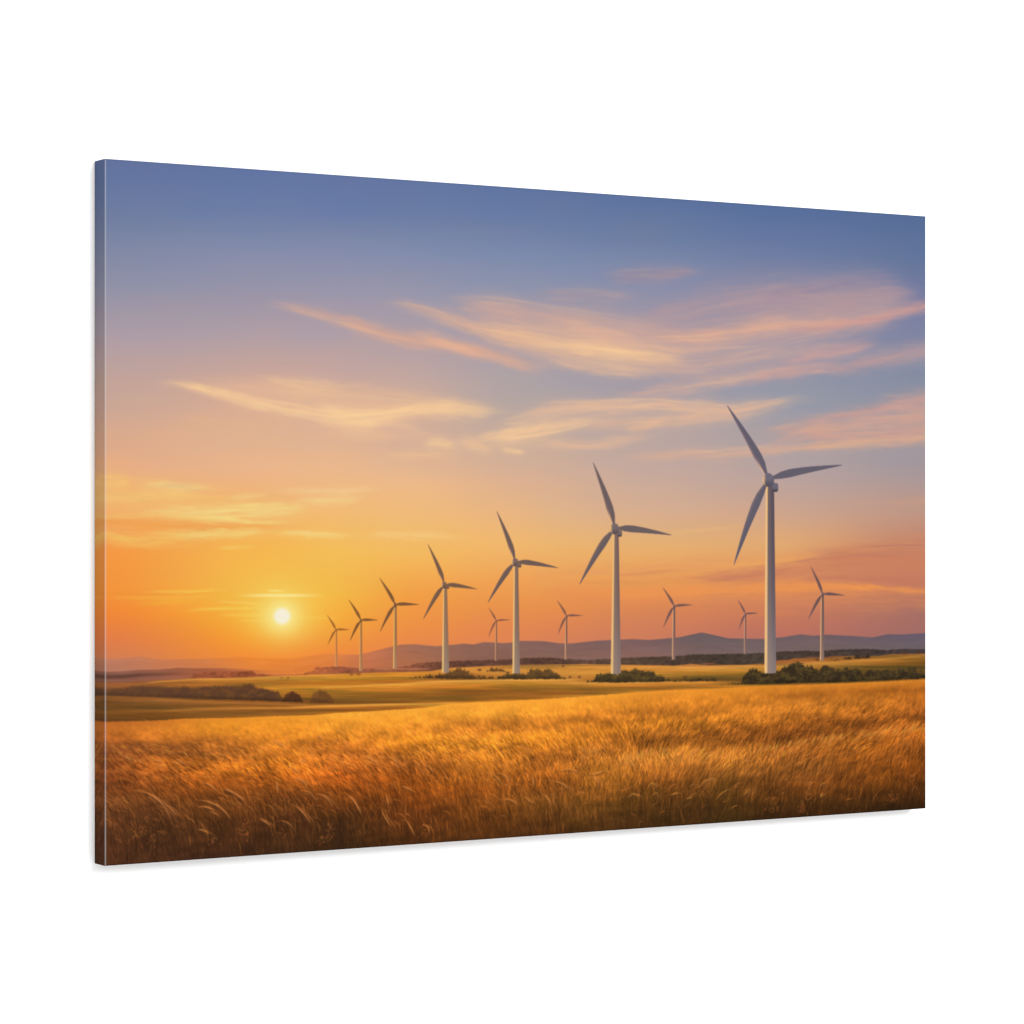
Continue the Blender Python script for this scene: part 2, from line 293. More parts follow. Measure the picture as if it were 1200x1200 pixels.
TREE_T = [(222, 795.5), (226, 789), (235, 787.5), (297, 786.5), (300, 790), (320, 790.5), (355, 790), (358, 788), (367, 786), (370, 781.5), (376, 782), (393, 781), (410, 782), (421, 783.5), (435, 783), (461, 783), (480, 780), (490, 777), (518, 775), (550, 774), (570, 773.3), (597, 772.7), (613, 771.3), (643, 770.7), (663, 772), (690, 773.6), (703, 772.7), (730, 770.7), (763, 770), (786, 769.3), (800, 768), (814, 766.7), (873, 766), (895, 765.3), (911, 763.7), (938, 762.7), (961, 762.7), (980, 761.3), (1000, 760.4), (1025, 760.6), (1036, 762), (1056, 760.6), (1092, 760.8)]
# far edge of the fields (bottom of the distant tree belt)
FIELD_T = [(100, 798.5), (150, 799), (167, 798.6), (200, 796.5), (230, 795), (270, 794.3), (303, 793), (340, 791.5), (370, 790), (410, 789), (440, 788), (503, 786.7), (520, 784), (530, 782.5), (597, 779.3), (637, 778.7), (690, 778.4), (727, 778.8), (790, 780), (811, 778), (830, 779.6), (870, 779), (905, 777), (911, 774), (925, 773.4), (929, 771.5), (961, 771), (980, 768.8), (1015, 768.5), (1030, 768.6), (1042, 766.7), (1092, 766)]
FRONT_T = [(100, 847), (123, 846), (177, 844.7), (217, 842), (270, 841.3), (303, 840), (330, 839), (370, 838), (397, 835.3), (443, 833.3), (497, 829.5), (523, 825.5), (560, 822.8), (590, 821.8), (623, 820), (670, 817.3), (723, 813), (760, 810.5), (790, 808.7), (830, 807.6), (877, 804.7), (920, 803), (970, 801.6), (1020, 799.5), (1092, 796)]
FIELDC = {
    123: [(798, 150, 90, 60), (801, 160, 95, 55), (814, 150, 92, 45), (816.5, 140, 88, 40), (824, 122, 78, 36), (832, 125, 78, 32), (834, 138, 86, 35), (838, 118, 74, 30), (846, 116, 72, 30)],
    180: [(796, 160, 95, 52), (801, 170, 102, 46), (816, 150, 90, 40), (821, 168, 106, 50), (825, 128, 82, 36), (831, 124, 80, 34), (833, 148, 92, 38), (838, 122, 74, 28), (845, 122, 76, 30)],
    250: [(794, 188, 110, 50), (796.5, 222, 145, 62), (799, 200, 122, 46), (803, 185, 112, 44), (818, 140, 85, 35), (822, 160, 98, 40), (824, 172, 106, 48), (827, 138, 85, 34), (830.5, 185, 118, 50), (833, 150, 92, 36), (836, 140, 92, 38), (842, 140, 84, 30)],
    320: [(791, 190, 112, 50), (794.5, 226, 150, 58), (798, 206, 128, 44), (802, 190, 118, 40), (805, 220, 142, 46), (812, 205, 130, 42), (820, 130, 78, 32), (824.5, 165, 100, 42), (827, 145, 88, 34), (829.8, 205, 132, 52), (832, 152, 92, 34), (836, 142, 92, 38), (840, 165, 100, 34)],
    400: [(789, 190, 110, 42), (791, 230, 152, 54), (796, 222, 144, 44), (800, 192, 115, 38), (803, 216, 138, 42), (806, 228, 146, 46), (811, 180, 115, 38), (818, 148, 98, 36), (824.5, 118, 76, 32), (827, 226, 148, 56), (829.5, 190, 115, 40), (832.5, 148, 86, 32), (836, 200, 125, 40)],
    470: [(787, 208, 128, 46), (790, 228, 148, 50), (793, 226, 145, 46), (797, 190, 112, 36), (800, 190, 112, 38), (801.5, 238, 165, 64), (805, 222, 138, 46), (810, 205, 125, 42), (814, 150, 95, 34), (820, 158, 100, 36), (823.5, 128, 82, 32), (825.5, 236, 158, 60), (827.5, 200, 120, 40), (830, 168, 98, 34), (834, 225, 145, 44)],
    540: [(781, 205, 135, 60), (786, 220, 145, 60), (792, 190, 118, 45), (796.3, 160, 96, 40), (798, 236, 166, 70), (802, 222, 138, 46), (806, 208, 126, 40), (809, 160, 98, 36), (813, 150, 92, 34), (816, 160, 102, 36), (821, 150, 92, 32), (823, 225, 145, 48), (826, 240, 160, 52)],
    620: [(778, 195, 118, 60), (782, 215, 140, 60), (790, 226, 154, 66), (795, 200, 128, 52), (796.7, 226, 162, 76), (799, 222, 148, 54), (802, 228, 144, 46), (806, 180, 110, 38), (811, 156, 96, 34), (815, 168, 105, 38), (819, 165, 100, 34), (821, 235, 152, 48)],
    690: [(777, 200, 125, 62), (781, 218, 146, 62), (790, 222, 150, 60), (795, 200, 128, 52), (797, 190, 120, 48), (801, 226, 156, 66), (804, 210, 130, 44), (808, 170, 105, 38), (813, 160, 98, 36), (816, 225, 145, 48)],
    760: [(779, 195, 120, 55), (781, 226, 150, 66), (786, 200, 130, 52), (790, 215, 145, 55), (794, 165, 110, 42), (798, 110, 80, 36), (800, 214, 140, 56), (804, 200, 122, 42), (807, 165, 102, 38), (810, 205, 128, 42), (812, 232, 148, 50)],
    830: [(780, 205, 130, 66), (782, 226, 155, 70), (786, 218, 148, 58), (790, 180, 122, 42), (794, 120, 88, 38), (797, 110, 76, 36), (799, 214, 140, 54), (803, 190, 116, 40), (806, 205, 125, 42), (808, 230, 144, 48)],
    900: [(778, 170, 98, 50), (780, 215, 145, 62), (785, 206, 138, 52), (790, 180, 120, 42), (796, 110, 80, 36), (801, 90, 66, 30), (803, 215, 132, 44)],
    960: [(771, 150, 90, 48), (774, 178, 108, 46), (778, 216, 148, 66), (781, 205, 130, 50), (785, 150, 100, 42), (796, 80, 60, 30), (799.5, 78, 60, 30), (801, 190, 116, 42)],
    1020: [(768, 150, 95, 45), (772, 180, 118, 46), (774, 214, 146, 60), (777, 178, 112, 42), (781, 122, 88, 36), (786, 110, 80, 34), (796, 85, 62, 30), (798.5, 110, 76, 32), (800, 212, 130, 44)],
    1085: [(765, 140, 90, 45), (767, 198, 128, 56), (771, 178, 112, 40), (776, 128, 86, 32), (782, 105, 76, 32), (788, 110, 78, 34), (794, 90, 66, 30), (796, 200, 124, 42)],
}
GRASSC = {
    123: [(846, 190, 105, 44), (852, 198, 112, 42), (865, 192, 106, 42), (877, 142, 80, 38), (887, 140, 76, 36), (900, 146, 78, 34), (915, 138, 72, 32), (940, 112, 66, 34), (970, 98, 60, 34), (1015, 84, 52, 34)],
    180: [(845, 200, 115, 42), (852, 214, 126, 44), (864, 208, 120, 42), (874, 150, 86, 38), (884, 150, 84, 36), (892, 188, 102, 36), (905, 168, 90, 34), (925, 140, 76, 30), (945, 104, 62, 32), (975, 88, 56, 32), (1010, 78, 50, 32)],
    250: [(842, 225, 140, 44), (850, 230, 144, 42), (860, 226, 138, 42), (868, 192, 112, 40), (884, 165, 95, 38), (892, 200, 112, 36), (905, 200, 110, 34), (920, 164, 86, 28), (940, 118, 68, 28), (965, 88, 54, 28), (1006, 72, 46, 30)],
    330: [(839, 232, 150, 46), (848, 238, 150, 44), (860, 228, 140, 42), (870, 212, 126, 40), (882, 210, 122, 38), (898, 212, 118, 34), (912, 186, 98, 30), (930, 140, 78, 30), (955, 98, 58, 28), (1000, 66, 44, 28)],
    400: [(835, 240, 165, 56), (846, 238, 154, 48), (856, 226, 142, 44), (868, 200, 118, 38), (880, 196, 110, 38), (895, 196, 106, 36), (910, 196, 98, 30), (925, 158, 82, 26), (945, 108, 62, 26), (965, 78, 50, 26), (995, 64, 44, 25)],
    480: [(832, 240, 162, 54), (842, 238, 154, 48), (854, 214, 132, 42), (866, 222, 136, 38), (878, 206, 122, 36), (892, 176, 98, 36), (912, 176, 92, 28), (930, 158, 82, 26), (950, 118, 64, 26), (988, 82, 50, 24)],
    560: [(824, 240, 160, 54), (836, 240, 160, 52), (848, 216, 132, 44), (856, 200, 120, 40), (868, 226, 140, 40), (884, 208, 124, 38), (900, 180, 106, 34), (920, 162, 88, 28), (950, 122, 70, 26), (985, 90, 54, 24)],
    640: [(819, 240, 158, 52), (832, 238, 154, 48), (843, 208, 128, 42), (851, 192, 116, 38), (860, 218, 134, 38), (876, 204, 120, 36), (892, 176, 102, 36), (912, 172, 96, 32), (940, 122, 76, 30), (980, 84, 52, 24)],
    700: [(816, 238, 156, 50), (828, 234, 148, 46), (838, 212, 128, 42), (846, 194, 116, 38), (856, 216, 130, 36), (872, 196, 116, 38), (888, 198, 118, 42), (904, 196, 120, 40), (925, 158, 94, 34), (950, 112, 72, 30), (978, 80, 52, 24)],
    775: [(810, 236, 150, 48), (824, 226, 138, 44), (836, 196, 118, 38), (844, 206, 126, 38), (856, 196, 118, 38), (868, 154, 90, 32), (876, 172, 102, 34), (886, 214, 134, 50), (902, 196, 116, 42), (920, 142, 84, 30), (940, 94, 62, 26), (968, 78, 52, 24)],
    850: [(806, 232, 146, 46), (818, 230, 140, 44), (832, 206, 124, 40), (844, 212, 128, 40), (858, 150, 86, 30), (868, 132, 78, 28), (880, 186, 112, 40), (892, 192, 118, 44), (908, 160, 98, 38), (926, 108, 70, 28), (962, 72, 50, 24)],
    950: [(802, 226, 140, 46), (810, 212, 126, 40), (815, 190, 112, 38), (822, 208, 126, 42), (834, 200, 120, 40), (846, 150, 86, 30), (856, 134, 76, 28), (866, 180, 102, 36), (878, 184, 106, 38), (900, 142, 86, 34), (920, 136, 78, 30), (940, 92, 58, 24), (958, 64, 42, 20)],
    1020: [(799, 222, 138, 44), (806, 206, 122, 38), (810, 186, 108, 34), (818, 204, 122, 40), (832, 186, 108, 36), (846, 152, 86, 30), (858, 182, 102, 34), (874, 180, 102, 32), (892, 158, 88, 28), (912, 136, 76, 26), (932, 92, 56, 22), (954, 62, 42, 20)],
    1085: [(796, 216, 136, 46), (803, 206, 122, 38), (808, 180, 104, 34), (814, 200, 116, 38), (826, 172, 98, 34), (840, 150, 84, 30), (852, 184, 104, 34), (872, 176, 96, 30), (890, 150, 82, 24), (908, 130, 70, 22), (926, 96, 56, 22), (950, 56, 38, 18)],
}


def contour(pts, rough=0., seed=1, freq=3., smooth=2):
    p = np.array(pts, float)
    y = np.interp(xs, p[:, 0], p[:, 1]).astype(np.float32)
    y = blur(y, smooth, 0)
    if rough:
        n = fbm(xs[None] / freq, np.full((1, len(xs)), seed * 3.7, np.float32), seed, 3)[0] - .5
        y = y + n * rough * 2
    return y


BUSHES = [  # (outline of the top, bottom line, colour, second colour, roughness, label)
    ([(100, 805), (131, 804.6), (142, 804), (159, 801), (190, 801.8), (223, 803), (243, 802.4), (270, 801), (281, 800.5), (286, 799), (295, 799.4), (303, 804), (311, 804), (321, 808), (327, 808.4), (330, 813.5), (334, 822)],
     [(100, 815), (123, 815), (177, 816.9), (223, 818.6), (270, 820.2), (303, 821), (335, 822.5)], (88, 58, 40), (106, 68, 38), .8, 'long dark hedge at the left'),
    ([(330, 822), (333.5, 814), (337, 810.5), (342, 808), (349, 810.2), (353, 814.5), (356, 822.5)], [(328, 822), (360, 823.2)], (76, 46, 28), (92, 56, 32), 1.4, 'rounded dark tree at the right end of the hedge'),
    ([(362, 823), (365, 814), (368, 809), (374, 806.6), (381, 807), (386, 811), (389, 814), (392, 822)], [(360, 823), (395, 824)], (104, 65, 34), (120, 76, 38), 1.4, 'lone hazy round bush right of the hedge'),
    ([(470, 793.8), (490, 791.4), (508, 789), (517, 787), (527, 785), (534, 782), (541, 782.4), (548, 784.5), (554, 788), (563, 790.7), (580, 793), (586, 794.6)], [(468, 794.6), (500, 794.5), (530, 795.8), (590, 795.5)], (82, 56, 36), (100, 68, 38), 1.1, 'low bush under the fourth large turbine'),
    ([(566, 786.5), (569, 784.6), (575, 781.6), (582, 781.4), (589, 782.2), (594, 785.3), (597, 786.5)], [(560, 786.8), (600, 786.8)], (104, 70, 46), (118, 80, 48), .8, 'small bush between two turbines'),
    ([(580, 795.4), (583, 791), (593, 786.7), (600, 786), (613, 788), (619, 784.5), (623, 782.7), (634, 782.7), (643, 781.6), (650, 785.3), (658, 790.7), (664, 794), (668, 795.5)], [(578, 795.8), (600, 796), (670, 795.9)], (76, 56, 34), (96, 70, 38), 1.5, 'bush under the third large turbine'),
    ([(676, 798.5), (690, 797), (697, 795), (698.5, 789.8), (703, 786.7), (715, 787), (722, 788), (729, 785.3), (733, 782.7), (737, 786), (741, 784), (746, 781.3), (753, 784.6), (763, 783.6), (769, 788.8), (775, 790.5), (780, 794.8), (795, 795.6), (812, 794.4), (822, 794), (836, 793.6), (842, 796.5)], [(674, 799), (720, 799.8), (800, 798.6), (845, 797.8)], (62, 50, 32), (88, 70, 38), 1.7, 'bushy clump under the second large turbine'),
    ([(843, 802.2), (858, 800.6), (868, 799), (870, 793), (875, 785.8), (883, 783.3), (890, 784.6), (895, 784.8), (904, 787.5), (910, 785.3), (915, 781.3), (923, 778.7), (928, 777), (934, 775.3), (941, 777.3), (944, 781.3), (950, 778.9), (954, 783.4), (961, 782), (968, 778.2), (975, 782), (993, 780.7), (1004, 782), (1012, 786.7), (1020, 784), (1033, 783.3), (1047, 783.3), (1053, 780.7), (1072, 782), (1076, 786.4), (1081, 786), (1092, 788.7)],
     [(842, 803), (870, 802), (900, 801.4), (970, 799.3), (1007, 798), (1092, 795)], (48, 38, 26), (76, 61, 34), 1.9, 'long dark green bush row under the largest turbine'),
    ([(970, 774), (980, 772), (989, 771), (996, 768.7), (1005, 766), (1013, 766), (1020, 768.2), (1027, 769.6)], [(968, 774.4), (990, 773), (1028, 770)], (54, 44, 38), (66, 52, 40), .8, 'dark bush on the ridge right of the farthest right turbine'),
]

TURBINES = [  # hub, three tips, tower base y, base x-range, top x-range, blade width, lit edge, shade top, shade bottom, blade colour, label
    dict(hub=(900.3, 561.5), tips=[(852, 475), (987, 545), (860, 662)], base=(895.8, 909.6, 790), top=(897.4, 907), bw=9.6, lit=(236, 188, 128), sh=(88, 78, 88), shb=(136, 120, 118), bl=(98, 91, 104), r=7.6, nac=(905, 912, 566, 576.5), lab='largest wind turbine, nearest at the right'),
    dict(hub=(720.2, 619), tips=[(695, 542), (787, 627), (679, 685)], base=(715.6, 727.6, 790.5), top=(718.6, 725), bw=8.2, lit=(232, 186, 122), sh=(116, 92, 88), shb=(138, 118, 112), bl=(106, 91, 92), r=6.2, nac=(723.4, 729, 621.5, 629), lab='second largest wind turbine, right of the middle'),
    dict(hub=(603.6, 658.4), tips=[(582, 599), (654.5, 665.5), (571.5, 706.5)], base=(600.4, 609.4, 790), top=(602.2, 607.2), bw=6.2, lit=(232, 188, 122), sh=(126, 98, 86), shb=(142, 122, 110), bl=(110, 89, 82), r=4.6, nac=(606.6, 611, 660, 665), lab='third large wind turbine in the middle'),
    dict(hub=(520.6, 685.2), tips=[(501.3, 637.5), (559.5, 690.5), (495.8, 726)], base=(517.8, 526.4, 788.6), top=(519.4, 523.8), bw=5.2, lit=(232, 188, 118), sh=(138, 104, 82), shb=(146, 124, 108), bl=(118, 88, 70), r=3.8, nac=(523, 526.5, 686.5, 690), lab='fourth large wind turbine, left of the middle'),
    dict(hub=(462.9, 708.6), tips=[(444.5, 677), (491.5, 708.6), (445.2, 740.6)], base=(460.6, 465.6, 783.5), top=(461.8, 464.8), bw=4.2, lit=(232, 186, 106), sh=(150, 104, 66), shb=(164, 120, 92), bl=(124, 84, 52), r=2.8, nac=None, lab='fifth wind turbine of the front line, right of the sun'),
    dict(hub=(422.8, 726.8), tips=[(408.5, 702.6), (443, 726.8), (410, 751.2)], base=(420.9, 424.9, 786.5), top=(421.8, 424.2), bw=3.4, lit=(226, 172, 100), sh=(160, 108, 62), shb=(170, 118, 86), bl=(132, 86, 46), r=2.2, nac=None, lab='sixth wind turbine of the front line near the sun'),
    dict(hub=(393.6, 738), tips=[(383.2, 720.6), (409.4, 738), (384, 756)], base=(392.7, 395.5, 781.4), top=(393, 395), bw=2.5, lit=(224, 156, 88), sh=(172, 108, 60), shb=(190, 122, 88), bl=(158, 98, 44), r=1.6, nac=None, lab='smallest and leftmost wind turbine beside the sun'),
    dict(hub=(581.3, 727.4), tips=[(572.4, 712), (598.3, 726.4), (572.2, 747)], base=(580, 582.8, 774.5), top=(580.6, 582.4), bw=2.2, lit=(220, 164, 114), sh=(134, 90, 74), shb=(130, 96, 80), bl=(138, 88, 70), r=1.5, nac=None, lab='distant small wind turbine left of the third large one'),
    dict(hub=(663.8, 721.8), tips=[(652.7, 703.4), (683, 721.4), (653.8, 743.3)], base=(661.9, 664.9, 772.8), top=(662.6, 664.8), bw=2.7, lit=(226, 172, 120), sh=(124, 88, 76), shb=(140, 104, 88), bl=(128, 86, 74), r=1.8, nac=None, lab='distant wind turbine between the second and third large ones'),
    dict(hub=(789.9, 710.4), tips=[(776.3, 688), (812, 708.8), (777.3, 735.6)], base=(787.4, 791.4, 773), top=(788.6, 791.2), bw=3.1, lit=(226, 172, 124), sh=(112, 84, 80), shb=(134, 106, 98), bl=(118, 84, 78), r=2.2, nac=None, lab='distant wind turbine right of the second large one'),
    dict(hub=(873.4, 719.6), tips=[(864.4, 702.6), (888.7, 718.5), (865.8, 738.2)], base=(871.8, 874.4, 766.6), top=(872.4, 874.4), bw=2.4, lit=(218, 160, 122), sh=(112, 82, 82), shb=(130, 102, 96), bl=(118, 84, 84), r=1.6, nac=None, lab='distant small wind turbine left of the largest tower'),
    dict(hub=(963.8, 696.2), tips=[(949.8, 663.3), (990.2, 697.8), (947.2, 726)], base=(960.8, 965.8, 774), top=(962.2, 965.4), bw=3.6, lit=(228, 176, 122), sh=(104, 82, 80), shb=(136, 112, 102), bl=(110, 82, 82), r=2.6, nac=None, lab='distant wind turbine at the far right'),
]


def box_idx(xa, xb, ya, yb):
    j0, j1 = np.searchsorted(xs, [xa, xb]); i0, i1 = np.searchsorted(ys, [ya, yb])
    return slice(max(i0, 0), i1), slice(max(j0, 0), j1)


def paint_turbine(img, ids, k, t):
    base = TURB0 + 10 * k
    aa = .45
    hx, hy = t['hub']
    # tower
    bl, br, by = t['base']; tl, tr = t['top']
    sl = box_idx(min(bl, tl) - 4, max(br, tr) + 4, hy, by + 3)
    x, y = PX[sl], PY[sl]
    f = np.clip((y - hy) / (by - hy), 0, 1)
    L = tl + (bl - tl) * f; R = tr + (br - tr) * f
    cov = np.clip((x - L) / aa / 2 + .5, 0, 1) * np.clip((R - x) / aa / 2 + .5, 0, 1) * np.clip((by - y) / 1.2 + .5, 0, 1)
    u = (x - L) / (R - L)
    sh = np.array(t['sh'], np.float32) * (1 - f ** 2.2)[..., None] + np.array(t['shb'], np.float32) * (f ** 2.2)[..., None]
    lit = np.array(t['lit'], np.float32)
    m = sstep(.36, .14, u)[..., None]
    mid = sstep(.25, .45, u) * sstep(.8, .45, u) * .12
    col = sh * (1 - m) + lit * m + mid[..., None] * (lit - sh)
    img[sl] = img[sl] * (1 - cov[..., None]) + col * cov[..., None]
    ids[sl][cov > .5] = base
    # nacelle
    if t['nac']:
        a, b, c, d = t['nac']
        sl = box_idx(a - 3, b + 3, c - 4, d + 3)
        x, y = PX[sl], PY[sl]
        w, h = (b - a) / 2, (d - c) / 2
        q = (np.abs((x - (a + b) / 2) / w) ** 3.2 + np.abs((y - (c + d) / 2) / h) ** 3.2) ** (1 / 3.2)
        cov = np.clip((1 - q) * w / aa / 2 + .5, 0, 1)
        col = np.array(t['bl'], np.float32) * (1.08 - .4 * sstep(c + h, d, y))[..., None]
        img[sl] = img[sl] * (1 - cov[..., None]) + col * cov[..., None]
        ids[sl][cov > .5] = base + 5
    # blades
    for bi, (tx, ty) in enumerate(t['tips']):
        dx, dy = tx - hx, ty - hy
        Ln = math.hypot(dx, dy); ux, uy = dx / Ln, dy / Ln
        sl = box_idx(min(hx, tx) - 8, max(hx, tx) + 8, min(hy, ty) - 8, max(hy, ty) + 8)
        x, y = PX[sl] - hx, PY[sl] - hy
        s = (x * ux + y * uy) / Ln; p = -x * uy + y * ux
        sc = np.clip(s, 0, 1)
        w = np.interp(sc, [0, .07, .18, .3, .5, .75, .93, 1], [.36, .42, .86, 1, .8, .48, .2, .06]) * t['bw'] / 2
        bow = (np.sin(sc * math.pi) * .018 * Ln) * (1 if bi != 1 else -1)
        # belly of the blade lies to one side
        pc = bow + (np.interp(sc, [0, .2, .35, .7, 1], [0, .22, .2, .05, 0]) * t['bw'] * (.5 if bi != 1 else -.4))
        q = np.abs(p - pc)
        wmin = np.maximum(w, .42)
        cov = np.clip((wmin - q) / aa / 2 + .5, 0, 1) * np.clip((1 - s) * Ln / .8 + .3, 0, 1) * np.clip(s * Ln, 0, 1) * np.minimum(1, w / .42 * .8 + .2)
        edge = sstep(.2, 1, (p - pc) / np.maximum(w, .5) * (-1 if bi == 0 else 1 if bi == 2 else 0))
        col = np.array(t['bl'], np.float32) + edge[..., None] * np.array([26, 16, 8], np.float32) * (1 if t['bw'] > 4 else 0)
        col = col + (np.array([150, 100, 50], np.float32) * (sstep(.34, .12, sc) * edge * (.7 if bi == 0 and t['bw'] > 5 else 0))[..., None])
        img[sl] = img[sl] * (1 - cov[..., None]) + col * cov[..., None]
        ids[sl][cov > .42] = base + 1 + bi
    # hub
    r = t['r']
    sl = box_idx(hx - r - 3, hx + r + 3, hy - r - 4, hy + r + 6)
    x, y = PX[sl] - hx, PY[sl] - hy
    q = np.hypot(x / (r * .86), (y - r * .12) / (r * 1.06))
    cov = np.clip((1 - q) * r / aa / 2 + .5, 0, 1)
    m = sstep(-.25, -.9, x / r)[..., None]
    c0 = np.array(t['bl'], np.float32) * .98 + 4
    c0 = c0[None, None] * (1.08 - .22 * sstep(-.2, 1, y / r))[..., None]
    col = c0 * (1 - m) + np.array(t['lit'], np.float32) * m
    img[sl] = img[sl] * (1 - cov[..., None]) + col * cov[..., None]
    ids[sl][cov > .5] = base + 4


ARCS = [  # bent ears catching the light
    [(155, 926), (175, 930), (195, 949), (202, 965)], [(172, 929), (186, 938), (192, 944)], [(192, 942), (201, 948), (208, 959)], [(228, 937), (248, 942), (266, 951), (271, 963)],
    [(232, 946), (243, 946), (252, 952)], [(244, 951), (252, 953), (258, 958)], [(230, 972), (240, 974), (246, 978)], [(235, 917), (248, 921), (255, 929)], [(260, 924), (270, 927), (276, 931)],
    [(265, 926), (280, 933), (289, 942)], [(340, 911), (352, 914), (360, 922)], [(350, 927), (362, 928), (370, 941)], [(370, 930), (385, 937), (390, 946)], [(404, 929), (413, 936), (421, 950)],
    [(341, 941), (356, 953), (365, 967)], [(324, 962), (337, 964), (345, 974)], [(304, 959), (311, 963), (317, 967)], [(324, 913), (325, 922), (326, 930)], [(446, 945), (452, 959), (460, 970)],
    [(474, 958), (482, 971), (487, 981)], [(494, 967), (500, 968), (502, 978)], [(415, 939), (420, 947), (424, 955)], [(452, 930), (456, 943)], [(495, 895), (503, 899), (508, 907)], [(455, 886), (462, 891), (466, 899)],
    [(572, 905), (581, 910), (589, 922)], [(585, 905), (593, 910), (598, 918)], [(632, 928), (641, 935), (647, 946)], [(646, 915), (661, 920), (670, 930)], [(588, 937), (598, 937), (609, 945)], [(614, 933), (625, 942)],
    [(653, 904), (674, 903), (682, 909)], [(693, 910), (699, 914), (701, 923)], [(624, 907), (626, 922)], [(690, 876), (697, 883)], [(705, 873), (709, 881)], [(676, 875), (684, 879), (689, 886)], [(709, 902), (699, 906), (689, 907)],
    [(735, 936), (742, 930), (750, 938)], [(763, 936), (769, 929), (772, 939)], [(759, 925), (764, 918), (771, 924)], [(960, 923), (964, 918), (969, 917)], [(961, 935), (964, 928)], [(146, 884), (151, 889), (154, 893)],
    [(820, 922), (828, 914), (838, 912)], [(838, 939), (848, 928), (858, 924)], [(785, 932), (795, 928)], [(803, 936), (812, 934)], [(871, 932), (878, 924)], [(470, 921), (479, 924), (485, 928)], [(182, 890), (190, 893)],
    [(205, 888), (213, 893), (219, 897)], [(318, 867), (328, 872), (334, 878)], [(372, 860), (378, 868)], [(427, 886), (436, 890), (443, 897)], [(335, 896), (345, 901), (350, 908)], [(352, 888), (358, 893)],
]


def splat(acc, px, py, val, w):
    """bilinear splat of weighted values"""
    fx = (px - X0) * S - .5; fy = (py - Y0) * S - .5
    xi = np.floor(fx).astype(np.int32); yi = np.floor(fy).astype(np.int32)
    ax = fx - xi; ay = fy - yi
    H, W = acc.shape[1:]
    for ox, oy, ww in ((0, 0, (1 - ax) * (1 - ay)), (1, 0, ax * (1 - ay)), (0, 1, (1 - ax) * ay), (1, 1, ax * ay)):
        X = xi + ox; Y = yi + oy
        ok = (X >= 0) & (X < W) & (Y >= 0) & (Y < H)
        idx = (Y * W + X)[ok]
        k = (ww * w)[ok]
        acc[0] += np.bincount(idx, k, H * W).reshape(H, W)
        acc[1] += np.bincount(idx, k * val[ok], H * W).reshape(H, W)


def lean(x, y):
    """direction of the blades: angle from vertical, + = tips to the left"""
    a = np.interp(x, [120, 300, 480, 620, 740, 860, 960, 1090], [62, 56, 42, 28, -2, -26, -36, -30])
    n = (vnoise(x / 60, y / 22, 91) - .5) * 34
    dn = np.interp(y - np.interp(x, [123, 1085], [940, 900]), [-40, 0, 50], [1, .75, .18])
    return np.radians((a + n) * dn)


